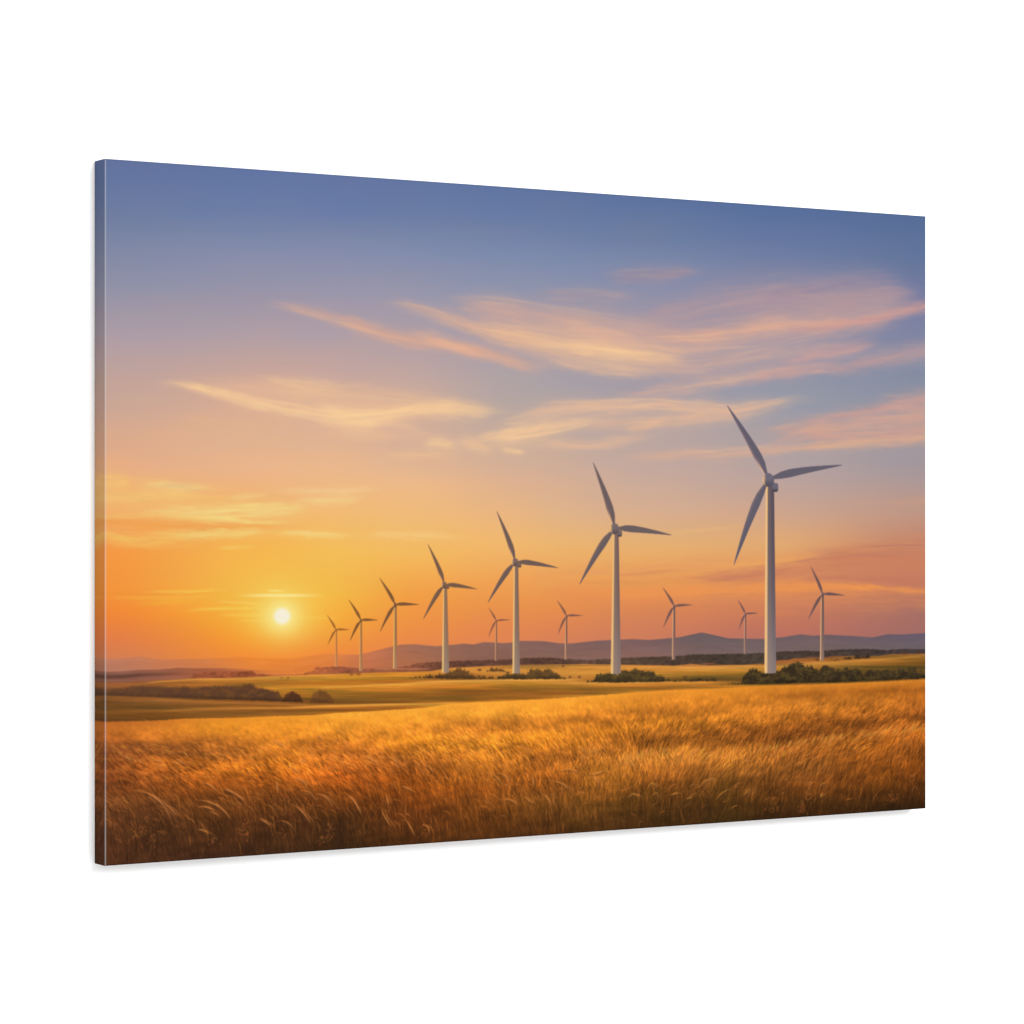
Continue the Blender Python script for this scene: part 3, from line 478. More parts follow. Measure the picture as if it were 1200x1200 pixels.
def paint_grass(img, ids):
    top = contour(FRONT_T, .5, 5, 3)
    T2 = top[None]
    base = table(GRASSC)
    base = blur(base, 8, 1)
    lm = base.mean(2, keepdims=True); base = base * (1 + .16 * (lm - 105) / 105) * .96
    base = base * (1 - .055 * sstep(560, 900, PX))[..., None] + np.array([1.5, -1, -2], np.float32) * (1 + sstep(.45, .9, np.clip((PY - T2) / 150, 0, 1)))[..., None]
    wob = (fbm(PX / 26, PY / 9, 61, 4) - .5)
    # warp the colour bands so they do not run as straight stripes
    depth = np.clip((PY - T2) / 120, 0, 1.2)
    sh = (wob * 16 * np.clip(depth * 2.2, .08, 1) * S).astype(np.int32)
    ii = np.clip(np.arange(RH)[:, None] + sh, 0, RH - 1)
    base = base[ii, np.arange(RW)[None]]
    lum = (fbm(PX / 15 + PY / 24, PY / 6, 63, 4) - .5)
    base = base * (1 + lum * .35 * np.clip(depth * 3, .1, 1))[..., None]
    # greener, cooler patches low down
    gp = np.clip((fbm(PX / 45, PY / 30, 67, 3) - .5) * 4, 0, 1) * np.clip(depth * 1.6 - .5, 0, 1) * sstep(500, 800, PX)
    base = base + gp[..., None] * np.array([-4, 0, -1], np.float32)
    cov = np.clip((PY - T2) / 1.2 + .5, 0, 1)
    img[:] = img * (1 - cov[..., None]) + base * cov[..., None]
    ids[cov > .5] = ID_GRASS
    # --- blades in bands from far to near, each covering what is behind
    r = np.random.RandomState(7)
    NB = 46
    for b in range(NB):
        f0, f1 = b / NB, (b + 1) / NB
        mid = (f0 + f1) / 2
        sz = 4.0 + 25 * mid ** .95
        ncl = int(330 - 225 * mid)
        nb = 9 + int(6 * mid)
        cx = r.uniform(112, 1092, ncl)
        tt = np.interp(cx, xs, top)
        bot = np.interp(cx, [123, 1085], [1015, 947]) + 14
        f = f0 + (f1 - f0) * r.rand(ncl)
        cy = tt + 1.5 + (bot - tt) * f ** 1.25 + sz * .55
        ctone = r.normal(0, .2, ncl) + (vnoise(cx / 30, cy / 10, 77) - .5) * .45
        x0 = np.repeat(cx, nb) + r.normal(0, sz * .55, ncl * nb)
        y0 = np.repeat(cy, nb) + r.normal(0, sz * .22, ncl * nb)
        th = lean(x0, y0) + np.repeat(r.normal(0, .22, ncl), nb) + r.normal(0, .07 + .07 * mid, ncl * nb)
        L = sz * r.uniform(.6, 1.35, ncl * nb) * np.repeat(r.uniform(.75, 1.3, ncl), nb)
        bend = np.sign(th) * r.uniform(.1, .75, ncl * nb)
        K = int(max(6, sz * S * 1.25))
        s = np.linspace(0, 1, K)[None]
        ang = th[:, None] * (.35 + .65 * s) + bend[:, None] * s ** 2
        st = L[:, None] / K
        X = x0[:, None] - np.cumsum(np.sin(ang) * st, 1)
        Y = y0[:, None] - np.cumsum(np.cos(ang) * st, 1)
        tone = np.repeat(ctone, nb)[:, None] + r.normal(0, .2, (ncl * nb, 1)) + (s - .5) * .9 * (1.15 - .7 * mid)
        ok_top = Y > np.interp(X, xs, top) - 1.2
        w = (.6 + .3 * mid) * np.sin(np.pi * (.1 + .84 * s ** 1.2)) * ok_top
        r0 = max(0, int((Y.min() - Y0) * S) - 3); r1 = min(RH, int((Y.max() - Y0) * S) + 4)
        sub = np.zeros((2, r1 - r0, RW))
        splat2 = splat_rows(sub, r0, X.ravel(), Y.ravel(), np.broadcast_to(tone, X.shape).ravel(), np.broadcast_to(w, X.shape).ravel())
        W_ = sub[0]; V = sub[1] / np.maximum(W_, 1e-6) - .1
        a = (1 - np.exp(-W_ * 1.5)) * (.16 + .7 * min(1, mid / .36)) * (1 - .4 * max(0, mid - .6) / .4)
        bb = base[r0:r1]
        amp = .42 + .62 * np.sin(np.pi * min(1, mid * 1.15))
        k = np.clip(1 + V * amp, .45, 1.75)[..., None]
        col = bb * k
        hi = np.clip(V - .1, 0, 1)[..., None]
        col = col + hi * np.array([34, 22, 8], np.float32) * (.5 + mid)
        seg = img[r0:r1]
        seg[:] = seg * (1 - a[..., None]) + col * a[..., None]
    # far part of the crop melts together
    sm = blur(blur(img, 1, 1), 1, 0)
    k = (.8 * sstep(58, 18, PY - T2) * sstep(1, 4, PY - T2) + .12)[..., None] * (PY > T2 + 1)[..., None]
    img[:] = img * (1 - k) + sm * k
    # --- fine vertical stems low down
    n = 3600
    x0 = r.uniform(112, 1090, n)
    bot = np.interp(x0, [123, 1085], [1015, 947])
    y0 = bot + 6 - r.rand(n) ** 1.4 * 66
    L = r.uniform(14, 52, n); K = 90
    s = np.linspace(0, 1, K)[None]
    th = lean(x0, y0 - 30) * .3 + r.normal(0, .07, n)
    X = x0[:, None] - np.sin(th)[:, None] * L[:, None] * s; Y = y0[:, None] - L[:, None] * s
    tone = np.broadcast_to(r.normal(0, .34, (n, 1)), X.shape)
    r0 = max(0, int((Y.min() - Y0) * S) - 3); sub = np.zeros((2, RH - r0, RW))
    splat_rows(sub, r0, X.ravel(), Y.ravel(), tone.ravel(), np.broadcast_to(.5 * np.sin(np.pi * s), X.shape).ravel())
    V = sub[1] / np.maximum(sub[0], 1e-6); a = (1 - np.exp(-sub[0])) * .6
    seg = img[r0:]
    seg[:] = seg * (1 + np.clip(V, -.5, .6) * a)[..., None]
    # --- bent bright ears, the traced ones and many finer ones around them
    def arc(pts, wd, col, al):
        p = np.array(pts, float)
        d = np.r_[0, np.cumsum(np.hypot(*np.diff(p, axis=0).T))]
        K = int(d[-1] * S * 2) + 4
        t = np.linspace(0, d[-1], K)
        if len(p) > 2:
            cf = np.polyfit(d, p, min(2, len(p) - 1)); pos = np.stack([np.polyval(cf[:, i], t) for i in (0, 1)], 1)
        else:
            pos = np.stack([np.interp(t, d, p[:, i]) for i in (0, 1)], 1)
        u = t / d[-1]
        wv = wd * (.3 + .7 * np.sin(np.pi * np.clip(u, 0, 1)) ** .8)
        sl = box_idx(pos[:, 0].min() - 4, pos[:, 0].max() + 4, pos[:, 1].min() - 4, pos[:, 1].max() + 4)
        x, y = PX[sl], PY[sl]
        if x.size == 0: return
        m = np.zeros_like(x)
        for (qx, qy), ww, uu in zip(pos, wv, u):
            m = np.maximum(m, np.exp(-((x - qx) ** 2 + (y - qy) ** 2) / (ww * ww)) * (.15 + .85 * np.sin(np.pi * uu) ** .7))
        over(img, col, np.clip(m * al, 0, 1), sl)
    for i, a in enumerate(ARCS):
        x = a[0][0]
        dk = np.array([62, 40, 24.])
        arc([(q[0] + .8, q[1] + 2.2) for q in a], 1.5, tuple(dk + 12), .35)
        c = np.array([228, 140, 72.]) if x < 420 else np.array([230, 142, 64.]) if x < 720 else np.array([206, 134, 58.])
        v = r.uniform(.75, 1)
        arc(a, r.uniform(.75, 1.15), tuple(c * (.85 + .15 * v)), .78 * v)
        if i % 2 == 0:   # beard / second strand
            arc([(q[0] + 2 * (j + 1), q[1] + 1.5 * j - .8) for j, q in enumerate(a)], .7, tuple(c * .85), .6)
    for _ in range(230):
        x = r.uniform(122, 1080)
        y = np.interp(x, [123, 720, 1085], [945, 920, 892]) + r.normal(0, 20)
        sg = -1 if x < 700 + r.normal(0, 60) else 1
        l = r.uniform(4, 13); b = r.uniform(.2, .9)
        k = r.uniform(.6, 1)
        arc([(x, y), (x - sg * l * .55, y + l * .18 * b), (x - sg * l, y + l * b)], r.uniform(.5, .9), (205 * k + 15, 122 * k + 10, 50 * k + 10), r.uniform(.25, .65))
    for _ in range(560):
        x = r.uniform(120, 1084)
        y = np.interp(x, [123, 720, 1085], [955, 925, 895]) + r.normal(0, 24)
        th = lean(np.array([x]), np.array([y - 14]))[0] * .9 + r.normal(0, .16)
        l = r.uniform(14, 30); k = r.uniform(.55, 1.05)
        bx = x - math.sin(th) * l * .35; by = y - math.cos(th) * l * .6
        arc([(x, y), (bx, by), (bx - math.sin(th * 1.5) * l * .55, by - math.cos(th * 1.5) * l * .4)], r.uniform(.45, .75), (200 * k + 12, 118 * k + 8, 46 * k + 8), r.uniform(.2, .5))
    # feathery seed heads (panicles) low at the left
    for cx, cy, hgt in ((170, 968, 26), (178, 985, 16), (322, 945, 30), (336, 943, 22), (286, 968, 20), (290, 980, 14), (387, 972, 22), (377, 984, 12), (300, 935, 12), (250, 984, 12), (498, 972, 16), (812, 925, 16), (826, 926, 14), (948, 925, 24), (940, 945, 16), (1068, 916, 18), (1046, 934, 16), (906, 942, 18), (330, 975, 12), (158, 980, 14)):
        for _ in range(int(hgt * 1.3)):
            u = r.rand()
            px = cx + r.normal(0, 1.2 + 3.4 * u) ; py = cy - hgt / 2 + hgt * u
            th = r.uniform(-1, 1)
            arc([(px, py), (px + math.sin(th) * 2.2, py + 2.4)], .75, (160 + r.uniform(-34, 34), 90 + r.uniform(-12, 18), 46 + r.uniform(-8, 10)), .4)
    # upright bright tips in the lit clump row, centre right
    for _ in range(520):
        x = r.uniform(722, 1085)
        yc = np.interp(x, [722, 760, 800, 850, 900, 950, 1000, 1040, 1085], [890, 880, 878, 880, 874, 866, 860, 854, 850])
        y = yc + abs(r.normal(0, 7)) + 2
        th = -lean(np.array([x]), np.array([y]))[0] + r.normal(0, .25)
        l = r.uniform(4, 11)
        arc([(x, y), (x + math.sin(th) * l * .5 + .3, y - l * .5), (x + math.sin(th) * l * 1.1, y - l)], r.uniform(.5, .9), (222 + r.uniform(-22, 16), 142 + r.uniform(-16, 16), 60 + r.uniform(-16, 16)), r.uniform(.2, .6))
    for _ in range(900):
        x = r.uniform(118, 720)
        y = np.interp(x, [118, 720], [892, 872]) + r.normal(0, 15)
        th = lean(np.array([x]), np.array([y]))[0] + r.normal(0, .18)
        l = r.uniform(4, 12)
        arc([(x, y), (x - math.sin(th) * l * .5, y - math.cos(th) * l * .58), (x - math.sin(th) * l * 1.1, y - math.cos(th) * l * .9)], r.uniform(.5, .9), (232 + r.uniform(-26, 14), 144 + r.uniform(-22, 16), 58 + r.uniform(-16, 18)), r.uniform(.15, .55))


def splat_rows(sub, r0, px, py, val, w):
    fx = (px - X0) * S - .5; fy = (py - Y0) * S - .5 - r0
    xi = np.floor(fx).astype(np.int32); yi = np.floor(fy).astype(np.int32)
    ax = fx - xi; ay = fy - yi
    H, W = sub.shape[1:]
    for ox, oy, ww in ((0, 0, (1 - ax) * (1 - ay)), (1, 0, ax * (1 - ay)), (0, 1, (1 - ax) * ay), (1, 1, ax * ay)):
        X = xi + ox; Y = yi + oy
        ok = (X >= 0) & (X < W) & (Y >= 0) & (Y < H)
        idx = (Y * W + X)[ok]
        k = (ww * w)[ok]
        sub[0] += np.bincount(idx, k, H * W).reshape(H, W)
        sub[1] += np.bincount(idx, k * val[ok], H * W).reshape(H, W)


def paint_land(img, ids, PX, PY):
    # far hills
    hc = contour(HILL)[None]
    cov = np.clip((PY - hc) / 1.3 + .5, 0, 1)
    hcol = blur(table(HILLC, PX, PY), 14, 1) + np.array([1, 2, -4], np.float32)
    hcol = hcol + ((fbm(PX / 22, (PY - hc) / 3, 31, 3) - .5) * 9)[..., None]
    # glow over the hills below the sun
    g = np.exp(-((PX - 318) / 70) ** 2)
    hcol = hcol + g[..., None] * np.array([8, 4, -6], np.float32)
    img[:] = img * (1 - cov[..., None]) + hcol * cov[..., None]
    ids[cov > .5] = ID_HILL
    # nearer ridge at the left
    rc = contour(RIDGE)[None]
    fade = sstep(345, 250, PX)
    cov = np.clip((PY - rc) / 1.3 + .5, 0, 1) * fade
    k = sstep(120, 300, PX)[..., None]
    rcol = np.array([142, 92, 76], np.float32) * (1 - k) + np.array([176, 98, 62], np.float32) * k
    rcol = rcol + ((fbm(PX / 30, PY / 2.5, 33, 3) - .5) * 16)[..., None]
    dk = np.exp(-((PY - (rc + 6)) / 2.6) ** 2) * .3 * sstep(240, 150, PX)
    rcol = rcol * (1 - dk[..., None])
    img[:] = img * (1 - cov[..., None]) + rcol * cov[..., None]
    ids[cov > .6] = ID_RIDGE
    # distant tree belt
    tc = contour(TREE_T, .75, 9, 2.4, 1)[None]
    cov = np.clip((PY - tc) / 1.1 + .5, 0, 1) * sstep(220, 228, PX)
    kx = [222, 300, 330, 360, 400, 450, 480, 520, 560, 640, 700, 800, 850, 950, 1090]
    kc = np.array([(150, 82, 54), (150, 78, 48), (196, 112, 62), (182, 98, 54), (150, 84, 58), (146, 86, 60), (142, 84, 60), (112, 70, 52), (98, 64, 52), (90, 62, 50), (92, 68, 56), (76, 60, 50), (70, 58, 48), (72, 58, 50), (66, 56, 58)], float)
    tcol = np.stack([np.interp(xs, kx, kc[:, i]) for i in range(3)], -1)[None].astype(np.float32)
    tcol = tcol * (1 + (fbm(PX / 4, PY / 2.2, 35, 4) - .5) * .42 + (fbm(PX / 24, PY / 4, 36, 2) - .5) * .25)[..., None]
    img[:] = img * (1 - cov[..., None]) + tcol * cov[..., None]
    ids[cov > .5] = ID_TREES
    # pale far field glimpsed inside the belt
    for xa, xb, yc, h, c in ((434, 506, 784, .9, (196, 120, 86)), (818, 842, 777.8, .7, (172, 104, 66)), (675, 692, 778.5, .7, (188, 120, 76)), (940, 1000, 770.6, .8, (150, 96, 58))):
        m = np.exp(-((PY - yc) / h) ** 2) * sstep(xa, xa + 8, PX) * sstep(xb, xb - 8, PX)
        over(img, c, m * .7)
    # fields
    fc = contour(FIELD_T, .25, 12, 6)[None]
    cov = np.clip((PY - fc) / 1.1 + .5, 0, 1)
    fcol = blur(table(FIELDC, PX, PY), 16, 1)
    fcol = fcol * (1 + (fbm(PX / 46, PY / 1.5, 41, 5, .6) - .5) * .36)[..., None]
    gs = np.clip((fbm(PX / 90, PY / 3.4, 43, 3) - .52) * 5, 0, 1) * .5
    fcol = fcol * np.array([.935, .935, .94], np.float32)
    fcol = fcol * (1 - gs[..., None] * np.array([.3, .15, .08], np.float32))
    img[:] = img * (1 - cov[..., None]) + fcol * cov[..., None]
    ids[cov > .5] = ID_FIELD
    # fine light seams between the fields (sunlit crop edges)
    seam = .6 + .8 * fbm(PX / 30, PY / 3, 44, 2)
    for pts, c, a in (([(160, 801), (190, 798.6), (230, 796), (270, 795.4), (320, 793.4), (400, 790.4), (450, 789.4)], (236, 160, 70), .55),
                      ([(360, 806.5), (400, 805), (450, 803), (497, 799.6), (550, 797.5), (600, 796.8), (690, 796.3)], (240, 170, 76), .6),
                      ([(330, 829.6), (370, 828), (400, 827.2), (470, 825.4), (550, 823.4)], (240, 164, 66), .7),
                      ([(180, 833.6), (250, 831), (330, 829.6)], (190, 122, 52), .45),
                      ([(170, 820), (203, 821), (270, 823.4), (330, 825.6), (380, 826.6)], (180, 116, 54), .5),
                      ([(690, 801), (723, 800.8), (780, 799.8), (840, 799)], (226, 152, 66), .5),
                      ([(905, 782), (940, 779), (980, 776.5), (1020, 774), (1050, 771.5), (1090, 767.6)], (222, 150, 66), .45),
                      ([(780, 783.6), (840, 782), (895, 780.4)], (232, 160, 78), .5)):
        p = np.array(pts)
        yc = np.interp(xs, p[:, 0], p[:, 1])[None]
        m = np.exp(-((PY - yc) / .95) ** 2) * sstep(p[0, 0], p[0, 0] + 25, PX) * sstep(p[-1, 0], p[-1, 0] - 25, PX)
        over(img, c, m * a * seam)
    for x, y, rr in ((330, 794.2, 1.3), (337.5, 794.4, 1.6), (412, 790.3, 2.4), (420, 790, 3.2), (562, 785, 2.6), (660, 780.6, 1.6), (668, 793.4, 1.8), (679, 793.4, 1.8), (803, 793.6, 2.6), (958, 773, 3), (1060, 765.5, 4), (1076, 765, 3)):
        m = np.exp(-(((PX - x) / rr) ** 2 + ((PY - y) / (min(rr, 2) * .8)) ** 2) ** 1.4)
        over(img, (92, 60, 38) if x > 500 else (140, 80, 40), m * .8)


def paint_bushes(img, ids, PX, PY):
    # bushes
    rag = 1.5 * (fbm(PX / 2, PY / 2, 5, 2) - .5)
    for k, (tp, bt, c1, c2, rough, lab) in enumerate(BUSHES):
        xa, xb = tp[0][0], tp[-1][0]
        tcv = contour(tp, rough, 50 + k, 3.1, 1)[None]; bc = contour(bt, .3, 70 + k, 5)[None]
        soft = 2.4 if k not in (0, 2) else 3.2
        leaf = (fbm(PX / 1.5, PY / 1.3, 90 + k, 3) - .5) * (5 if k not in (0, 1, 2) else 2.4)
        leaf = leaf + (fbm(PX / 4.5, PY / 8, 95 + k, 2) - .5) * (5 if k > 2 else 2)
        cov = np.clip((PY - tcv + leaf) / soft - .3, 0, 1) * np.clip((bc - PY + leaf * .25) / 1.6 + .5, 0, 1) * sstep(xa - .5, xa + .8, PX) * sstep(xb + .5, xb - .8, PX)
        n = fbm(PX / 2.2, PY / 1.8, 81 + k, 4) * .5 + fbm(PX / 9, PY / 5, 82 + k, 2) * .5
        m = np.clip((n - .36) * 4.2 + .35 * sstep(7, 0, PY - tcv) - .1, 0, 1.25)[..., None]
        col = np.array(c1, np.float32) * (1 - m) + np.array(c2, np.float32) * m
        col = col * (1 - .22 * sstep(-6, 0, PY - bc))[..., None]
        if k == 0:   # hedge grows warmer and hazier to the left end
            q = sstep(330, 130, PX)[..., None] * .35
            col = col * (1 - q) + np.array([98, 66, 50], np.float32) * q
        # keep the two nearest towers in front of their bushes on the lit side
        for t in (TURBINES[0], TURBINES[1], TURBINES[2], TURBINES[3]):
            bl, br, by = t['base']
            by = by - 1
            inside = np.clip((PX - bl) / .9 + .5, 0, 1) * np.clip((br - PX) / .9 + .5, 0, 1) * np.clip((by + rag - PY) / 1.2 + .5, 0, 1)
            cov = cov * (1 - inside)
        over_a = cov[..., None] * (.96 if k != 2 else .88)
        img[:] = img * (1 - over_a) + col * over_a
        ids[cov > .5] = BUSH0 + k


def paint():
    img = paint_sky()
    ids = np.full((RH, RW), ID_SKY, np.int32)
    sun_last = []
    for c in CLOUDS:
        cloud(img, c[0], c[1], c[2], c[3], c[4])
    soft = blur(blur(img, 5, 1), 1, 0)
    k = (.75 * sstep(590, 540, PY))[..., None]
    img = img * (1 - k) + soft * k
    paint_sun(img, ids)
    r0, r1 = np.searchsorted(ys, [736, 852])
    paint_land(img[r0:r1], ids[r0:r1], PX[r0:r1], PY[r0:r1])
    for k, t in enumerate(TURBINES):
        paint_turbine(img, ids, k, t)
    paint_bushes(img[r0:r1], ids[r0:r1], PX[r0:r1], PY[r0:r1])
    img = np.ascontiguousarray(img)
    paint_grass(img, ids)
    # faint print grain
    rr = np.random.RandomState(99)
    img = img * (1 + rr.normal(0, .004, (RH, RW, 1)).astype(np.float32))
    return np.clip(img, 8, 250), ids


# =====================================================================
#  PART 2 - the scene
# =====================================================================
H = 0.61; W = H * 1.5; T = H * 0.0358
DL, DR = 1 / 829.0, 1 / 694.0            # nearness of the print's ends in the study
ILLUM = 1.75                               # light falling on the print (for ink values)


def sketch_coords(u, v):
    zf = DL + (DR - DL) * u
    return 600 + (-.5754 + 1.2742 * u) / zf, 600.4 + (v - .5) / zf


def sample(img, x, y):
    fx = np.clip((x - X0) * S - .5, 0, RW - 1.001); fy = np.clip((y - Y0) * S - .5, 0, RH - 1.001)
    xi = fx.astype(np.int32); yi = fy.astype(np.int32)
    ax = (fx - xi)[..., None]; ay = (fy - yi)[..., None]
    return (img[yi, xi] * (1 - ax) + img[yi, xi + 1] * ax) * (1 - ay) + (img[yi + 1, xi] * (1 - ax) + img[yi + 1, xi + 1] * ax) * ay


def s2l(c):
    c = np.clip(c / 255.0, 0, 1)
    return np.where(c <= .04045, c / 12.92, ((c + .055) / 1.055) ** 2.4)


def build():
    sc = bpy.context.scene
    C = sc.collection

    def ink_material(name, rough=.78):
        m = bpy.data.materials.new(name); m.use_nodes = True
        nt = m.node_tree; b = nt.nodes['Principled BSDF']
        at = nt.nodes.new('ShaderNodeAttribute'); at.attribute_name = 'ink'
        tc = nt.nodes.new('ShaderNodeTexCoord')
        # canvas weave: two crossed thread waves as a fine bump
        w1 = nt.nodes.new('ShaderNodeTexWave'); w1.wave_type = 'BANDS'; w1.bands_direction = 'X'
        w2 = nt.nodes.new('ShaderNodeTexWave'); w2.wave_type = 'BANDS'; w2.bands_direction = 'Z'
        for w in (w1, w2):
            w.inputs['Scale'].default_value = 420; w.inputs['Distortion'].default_value = .6
            nt.links.new(tc.outputs['Object'], w.inputs['Vector'])
        ad = nt.nodes.new('ShaderNodeMath'); ad.operation = 'ADD'
        nt.links.new(w1.outputs['Fac'], ad.inputs[0]); nt.links.new(w2.outputs['Fac'], ad.inputs[1])
        bp = nt.nodes.new('ShaderNodeBump'); bp.inputs['Strength'].default_value = .05; bp.inputs['Distance'].default_value = .0002
        nt.links.new(ad.outputs[0], bp.inputs['Height']); nt.links.new(bp.outputs[0], b.inputs['Normal'])
        nt.links.new(at.outputs['Color'], b.inputs['Base Color'])
        b.inputs['Roughness'].default_value = rough
        b.inputs['Specular IOR Level'].default_value = .02
        return m

    def plain(name, col, rough=.8, noise=None):
        m = bpy.data.materials.new(name); m.use_nodes = True
        nt = m.node_tree; b = nt.nodes['Principled BSDF']
        b.inputs['Base Color'].default_value = (*col, 1); b.inputs['Roughness'].default_value = rough
        b.inputs['Specular IOR Level'].default_value = .2
        if noise:
            tc = nt.nodes.new('ShaderNodeTexCoord'); n = nt.nodes.new('ShaderNodeTexNoise'); r = nt.nodes.new('ShaderNodeValToRGB')
            mp = nt.nodes.new('ShaderNodeMapping'); mp.inputs['Scale'].default_value = noise[0]
            nt.links.new(tc.outputs['Object'], mp.inputs[0]); nt.links.new(mp.outputs[0], n.inputs['Vector'])
            n.inputs['Scale'].default_value = 1; n.inputs['Detail'].default_value = 4
            r.color_ramp.elements[0].color = (*[c * noise[1] for c in col], 1); r.color_ramp.elements[1].color = (*col, 1)
            nt.links.new(n.outputs['Fac'], r.inputs[0]); nt.links.new(r.outputs[0], b.inputs['Base Color'])
        return m

    INK = ink_material('printed_canvas_ink')
    img, ids = paint()

    def mesh_obj(name, verts, quads, mat, parent=None, ink=None):
        me = bpy.data.meshes.new(name)
        me.vertices.add(len(verts)); me.vertices.foreach_set('co', np.ascontiguousarray(verts, np.float32).ravel())
        n = len(quads)
        me.loops.add(n * 4); me.loops.foreach_set('vertex_index', np.ascontiguousarray(quads, np.int32).ravel())
        me.polygons.add(n); me.polygons.foreach_set('loop_start', np.arange(0, n * 4, 4, dtype=np.int32))
        me.polygons.foreach_set('loop_total', np.full(n, 4, np.int32))
        if ink is not None:
            a = me.color_attributes.new('ink', 'FLOAT_COLOR', 'POINT')
            c = np.ones((len(verts), 4), np.float32); c[:, :3] = ink
            a.data.foreach_set('color', c.ravel())
        me.update(calc_edges=True); me.validate()
        me.materials.append(mat)
        o = bpy.data.objects.new(name, me); C.objects.link(o)
        if parent: o.parent = parent
        return o

    def ink_of(x, y):
        return s2l(sample(img, x, y)) / ILLUM

    # ---- the canvas print -------------------------------------------------
    ang = math.atan2(.7914, 1.2742)
    root = bpy.data.objects.new('canvas_print', None); C.objects.link(root)
    CZ = 1.5
    xl, yl = -.5754 * H, 3373 / 829.0 * H
    root.location = (xl + math.cos(ang) * W / 2, yl + math.sin(ang) * W / 2, CZ - H / 2)
    root.rotation_euler = (0, 0, ang)
    root['label'] = 'stretched canvas print of wind turbines over golden fields at sunset on a white wall'
    root['category'] = 'canvas print'

    NX, NY = 1440, 960
    u = np.linspace(0, 1, NX + 1); v = np.linspace(0, 1, NY + 1)
    # a slightly eased fold: the cloth rounds over the stretcher edge
    U, V = np.meshgrid(u, v)
    sx, sy = sketch_coords(U, V)
    ink = ink_of(sx, sy)
    # light caught by the left-hand fold, painted into the ink as a pale line
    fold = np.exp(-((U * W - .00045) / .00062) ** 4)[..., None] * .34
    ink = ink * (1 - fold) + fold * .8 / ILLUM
    # ink darkened along the top and bottom folds
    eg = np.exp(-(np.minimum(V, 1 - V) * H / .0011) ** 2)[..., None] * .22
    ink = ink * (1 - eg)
    verts = np.stack([(U - .5) * W, np.zeros_like(U), (1 - V) * H], -1)
    R = .0012
    dist = np.minimum(np.minimum(U * W, (1 - U) * W), np.minimum(V * H, (1 - V) * H))
    verts[..., 1] = np.where(dist < R, R - np.sqrt(np.maximum(0, R * R - (R - dist) ** 2)), 0) * .5
    vid = np.arange((NX + 1) * (NY + 1)).reshape(NY + 1, NX + 1)
    quads = np.stack([vid[1:, :-1], vid[1:, 1:], vid[:-1, 1:], vid[:-1, :-1]], -1).reshape(-1, 4)
    uc, vc = np.meshgrid((u[1:] + u[:-1]) / 2, (v[1:] + v[:-1]) / 2)
    cx, cy = sketch_coords(uc, vc)
    fi = ids[np.clip(((cy - Y0) * S).astype(int), 0, RH - 1), np.clip(((cx - X0) * S).astype(int), 0, RW - 1)].ravel()
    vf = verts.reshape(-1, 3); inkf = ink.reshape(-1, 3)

    def region(name, code, parent, label=None, group=None, kind=None):
        q = quads[fi == code]
        if len(q) < 3: return None
        used, inv = np.unique(q, return_inverse=True)
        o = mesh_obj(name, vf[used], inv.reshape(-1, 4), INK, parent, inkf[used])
        if label: o['label'] = label
        if group: o['group'] = group
        if kind: o['kind'] = kind
        return o

    region('printed_sky', ID_SKY, root, 'printed dusk sky, blue at the top fading to orange, with pink streaky clouds')
    region('printed_sun', ID_SUN, root, 'small pale yellow setting sun low at the left')
    region('printed_hills', ID_HILL, root, 'hazy purple hills along the horizon')
    region('printed_ridge', ID_RIDGE, root, 'brown hazy ridge at the left of the horizon')
    region('printed_treeline', ID_TREES, root, 'dark belt of distant trees in front of the hills')
    region('printed_field', ID_FIELD, root, 'bands of golden and green fields in the middle distance')
    region('printed_grass', ID_GRASS, root, 'tall windblown golden grass filling the foreground')
    for k, b in enumerate(BUSHES):
        region('printed_bush', BUSH0 + k, root, b[5], 'bushes printed between the fields')
    for k, t in enumerate(TURBINES):
        b0 = TURB0 + 10 * k
        tw = region('printed_wind_turbine', b0, root, t['lab'], 'wind turbines printed on the canvas')
        for j, nm in ((1, 'blade'), (2, 'blade'), (3, 'blade'), (4, 'hub'), (5, 'nacelle')):
            region(nm, b0 + j, tw)

    # ---- wrapped edges: the picture runs on, mirrored, round the sides ----
    def wrapped(name, horizontal, at_end, label):
        n = 960 if not horizontal else 1440
        m = 26
        a = np.linspace(0, 1, n + 1); s = np.linspace(0, 1, m + 1)
        A, Sg = np.meshgrid(a, s)
        dd = Sg * T
        if horizontal:
            uu = A; vv = (1 - dd / H) if at_end else dd / H
            X = (A - .5) * W; Z = np.full_like(A, 0 if at_end else H)
        else:
            vv = A; uu = (1 - dd / W) if at_end else dd / W
            X = np.full_like(A, .5 * W if at_end else -.5 * W); Z = (1 - A) * H
        x, y = sketch_coords(uu, vv)
        c = ink_of(x, y) * .9  # ink darkened to paint in part of the sides' shade
        Y = R * .5 + (T - R * .5) * Sg
        vv_ = np.stack([X, Y, Z], -1).reshape(-1, 3)
        vid = np.arange((m + 1) * (n + 1)).reshape(m + 1, n + 1)
        q = np.stack([vid[:-1, :-1], vid[:-1, 1:], vid[1:, 1:], vid[1:, :-1]], -1).reshape(-1, 4)
        flip = (at_end != horizontal)
        if flip: q = q[:, ::-1]
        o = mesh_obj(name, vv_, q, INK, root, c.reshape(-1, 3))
        o['label'] = label
    wrapped('wrapped_edge', False, False, 'darker left side edge of the canvas carrying the mirrored picture')
    wrapped('wrapped_edge', False, True, 'right side edge of the canvas carrying the mirrored picture')
    wrapped('wrapped_edge', True, False, 'blue top edge of the canvas')
    wrapped('wrapped_edge', True, True, 'dark brown bottom edge of the canvas')

    # ---- stretcher bars and raw cloth behind (seen only from behind) ------
    wood = plain('pine_wood', (.55, .38, .22), .7, ((3, 40, 3), .7))
    cloth = plain('raw_canvas_cloth', (.7, .68, .62), .9, ((300, 300, 300), .9))

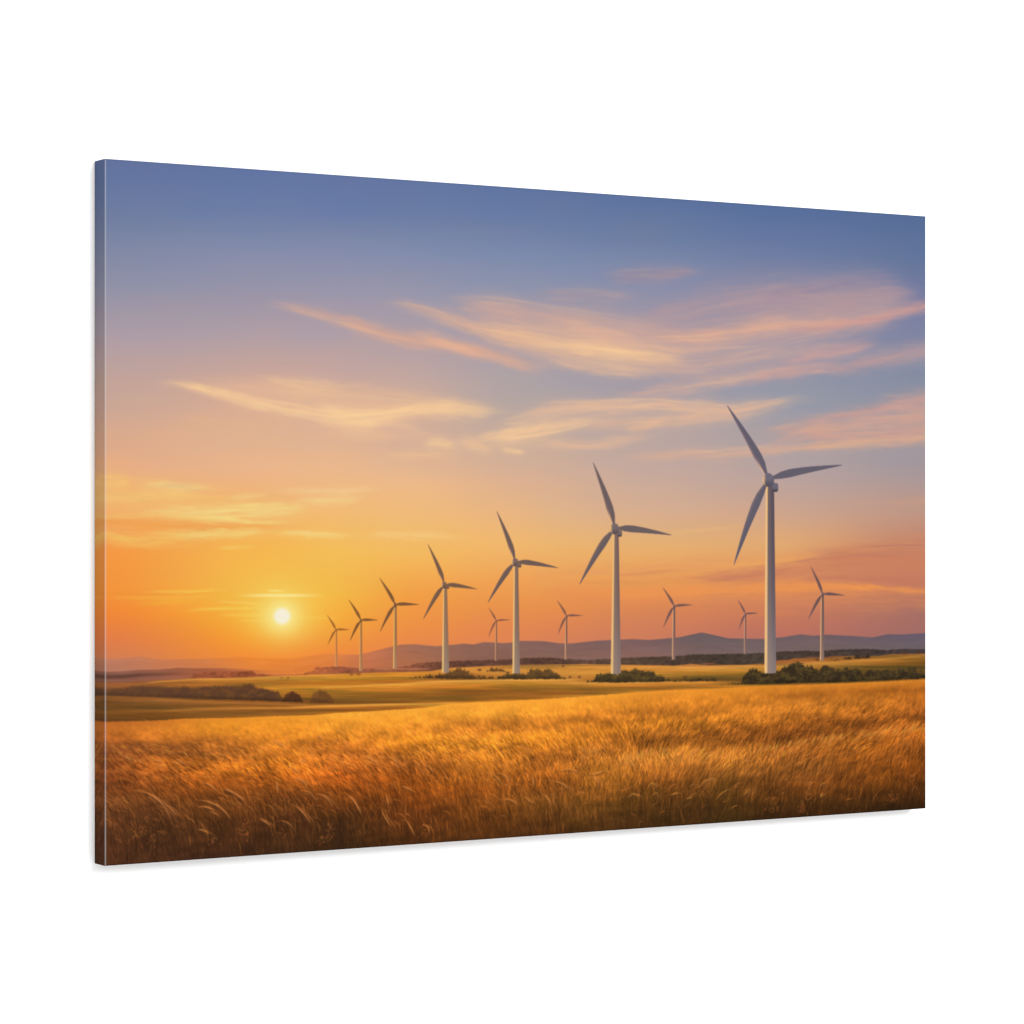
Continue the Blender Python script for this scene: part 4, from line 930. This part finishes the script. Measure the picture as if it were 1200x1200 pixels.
    def box(name, a, b, mat, parent):
        x0, y0, z0 = a; x1, y1, z1 = b
        vv = np.array([(x, y, z) for x in (x0, x1) for y in (y0, y1) for z in (z0, z1)], float)
        q = np.array([(0, 1, 3, 2), (4, 6, 7, 5), (0, 4, 5, 1), (2, 3, 7, 6), (0, 2, 6, 4), (1, 5, 7, 3)])
        return mesh_obj(name, vv, q, mat, parent)
    e = .0015; bw = .038
    box('stretcher_bar', (-W / 2 + e, .004, e), (-W / 2 + bw, T - .001, H - e), wood, root)
    box('stretcher_bar', (W / 2 - bw, .004, e), (W / 2 - e, T - .001, H - e), wood, root)
    box('stretcher_bar', (-W / 2 + bw + .0005, .004, e), (W / 2 - bw - .0005, T - .001, bw), wood, root)
    box('stretcher_bar', (-W / 2 + bw + .0005, .004, H - bw), (W / 2 - bw - .0005, T - .001, H - e), wood, root)
    box('canvas_back', (-W / 2 + e, .0022, e), (W / 2 - e, .0034, H - e), cloth, root)

    # ---- white wall --------------------------------------------------------
    wall_m = plain('white_wall_paint', (.96, .96, .96), .9, ((60, 60, 60), .995))
    gap = .0015
    def wpt(lx, ly, lz):
        c, s_ = math.cos(ang), math.sin(ang)
        return (root.location.x + c * lx - s_ * ly, root.location.y + s_ * lx + c * ly, root.location.z + lz)
    d0, d1 = T + gap, T + gap + .1
    vv = [wpt(x, y, z) for x in (-2.3, 3.2) for y in (d0, d1) for z in (-1.195, 2.2)]
    q = np.array([(0, 1, 3, 2), (4, 6, 7, 5), (0, 4, 5, 1), (2, 3, 7, 6), (0, 2, 6, 4), (1, 5, 7, 3)])
    wall = mesh_obj('wall', np.array(vv), q, wall_m)
    wall['kind'] = 'structure'

    # ---- light: even white studio surround and one large soft lamp ---------
    wd = bpy.data.worlds.new('World'); sc.world = wd; wd.use_nodes = True
    bg = wd.node_tree.nodes['Background']
    bg.inputs[0].default_value = (1, 1, 1, 1); bg.inputs[1].default_value = WORLD
    def area(name, lx, dist, lz, size, energy):
        L = bpy.data.lights.new(name, 'AREA'); L.shape = 'SQUARE'; L.size = size; L.energy = energy
        o = bpy.data.objects.new(name, L); C.objects.link(o)
        p = np.array(wpt(lx, -dist, H / 2 + lz)); tgt = np.array(wpt(0, 0, H / 2))
        from mathutils import Vector
        o.location = p; o.rotation_euler = Vector(tgt - p).to_track_quat('-Z', 'Y').to_euler()
    area('key_softbox', .9, 5.2, 2.2, 2.4, KEY)

    cam = bpy.data.cameras.new('camera'); co = bpy.data.objects.new('camera', cam); C.objects.link(co)
    co.location = (0, 0, CZ); co.rotation_euler = (math.radians(90), 0, 0)
    cam.sensor_width = 36; cam.lens = 36 * 3373 / 1200; cam.clip_start = .05; cam.clip_end = 60
    cam.shift_y = .4 / 1200
    sc.camera = co
    sc.view_settings.view_transform = 'Standard'; sc.view_settings.look = 'None'
    sc.view_settings.exposure = 0; sc.view_settings.gamma = 1
    sc.view_settings.use_curve_mapping = False


WORLD = 1.02
KEY = 290

if bpy is not None:
    build()
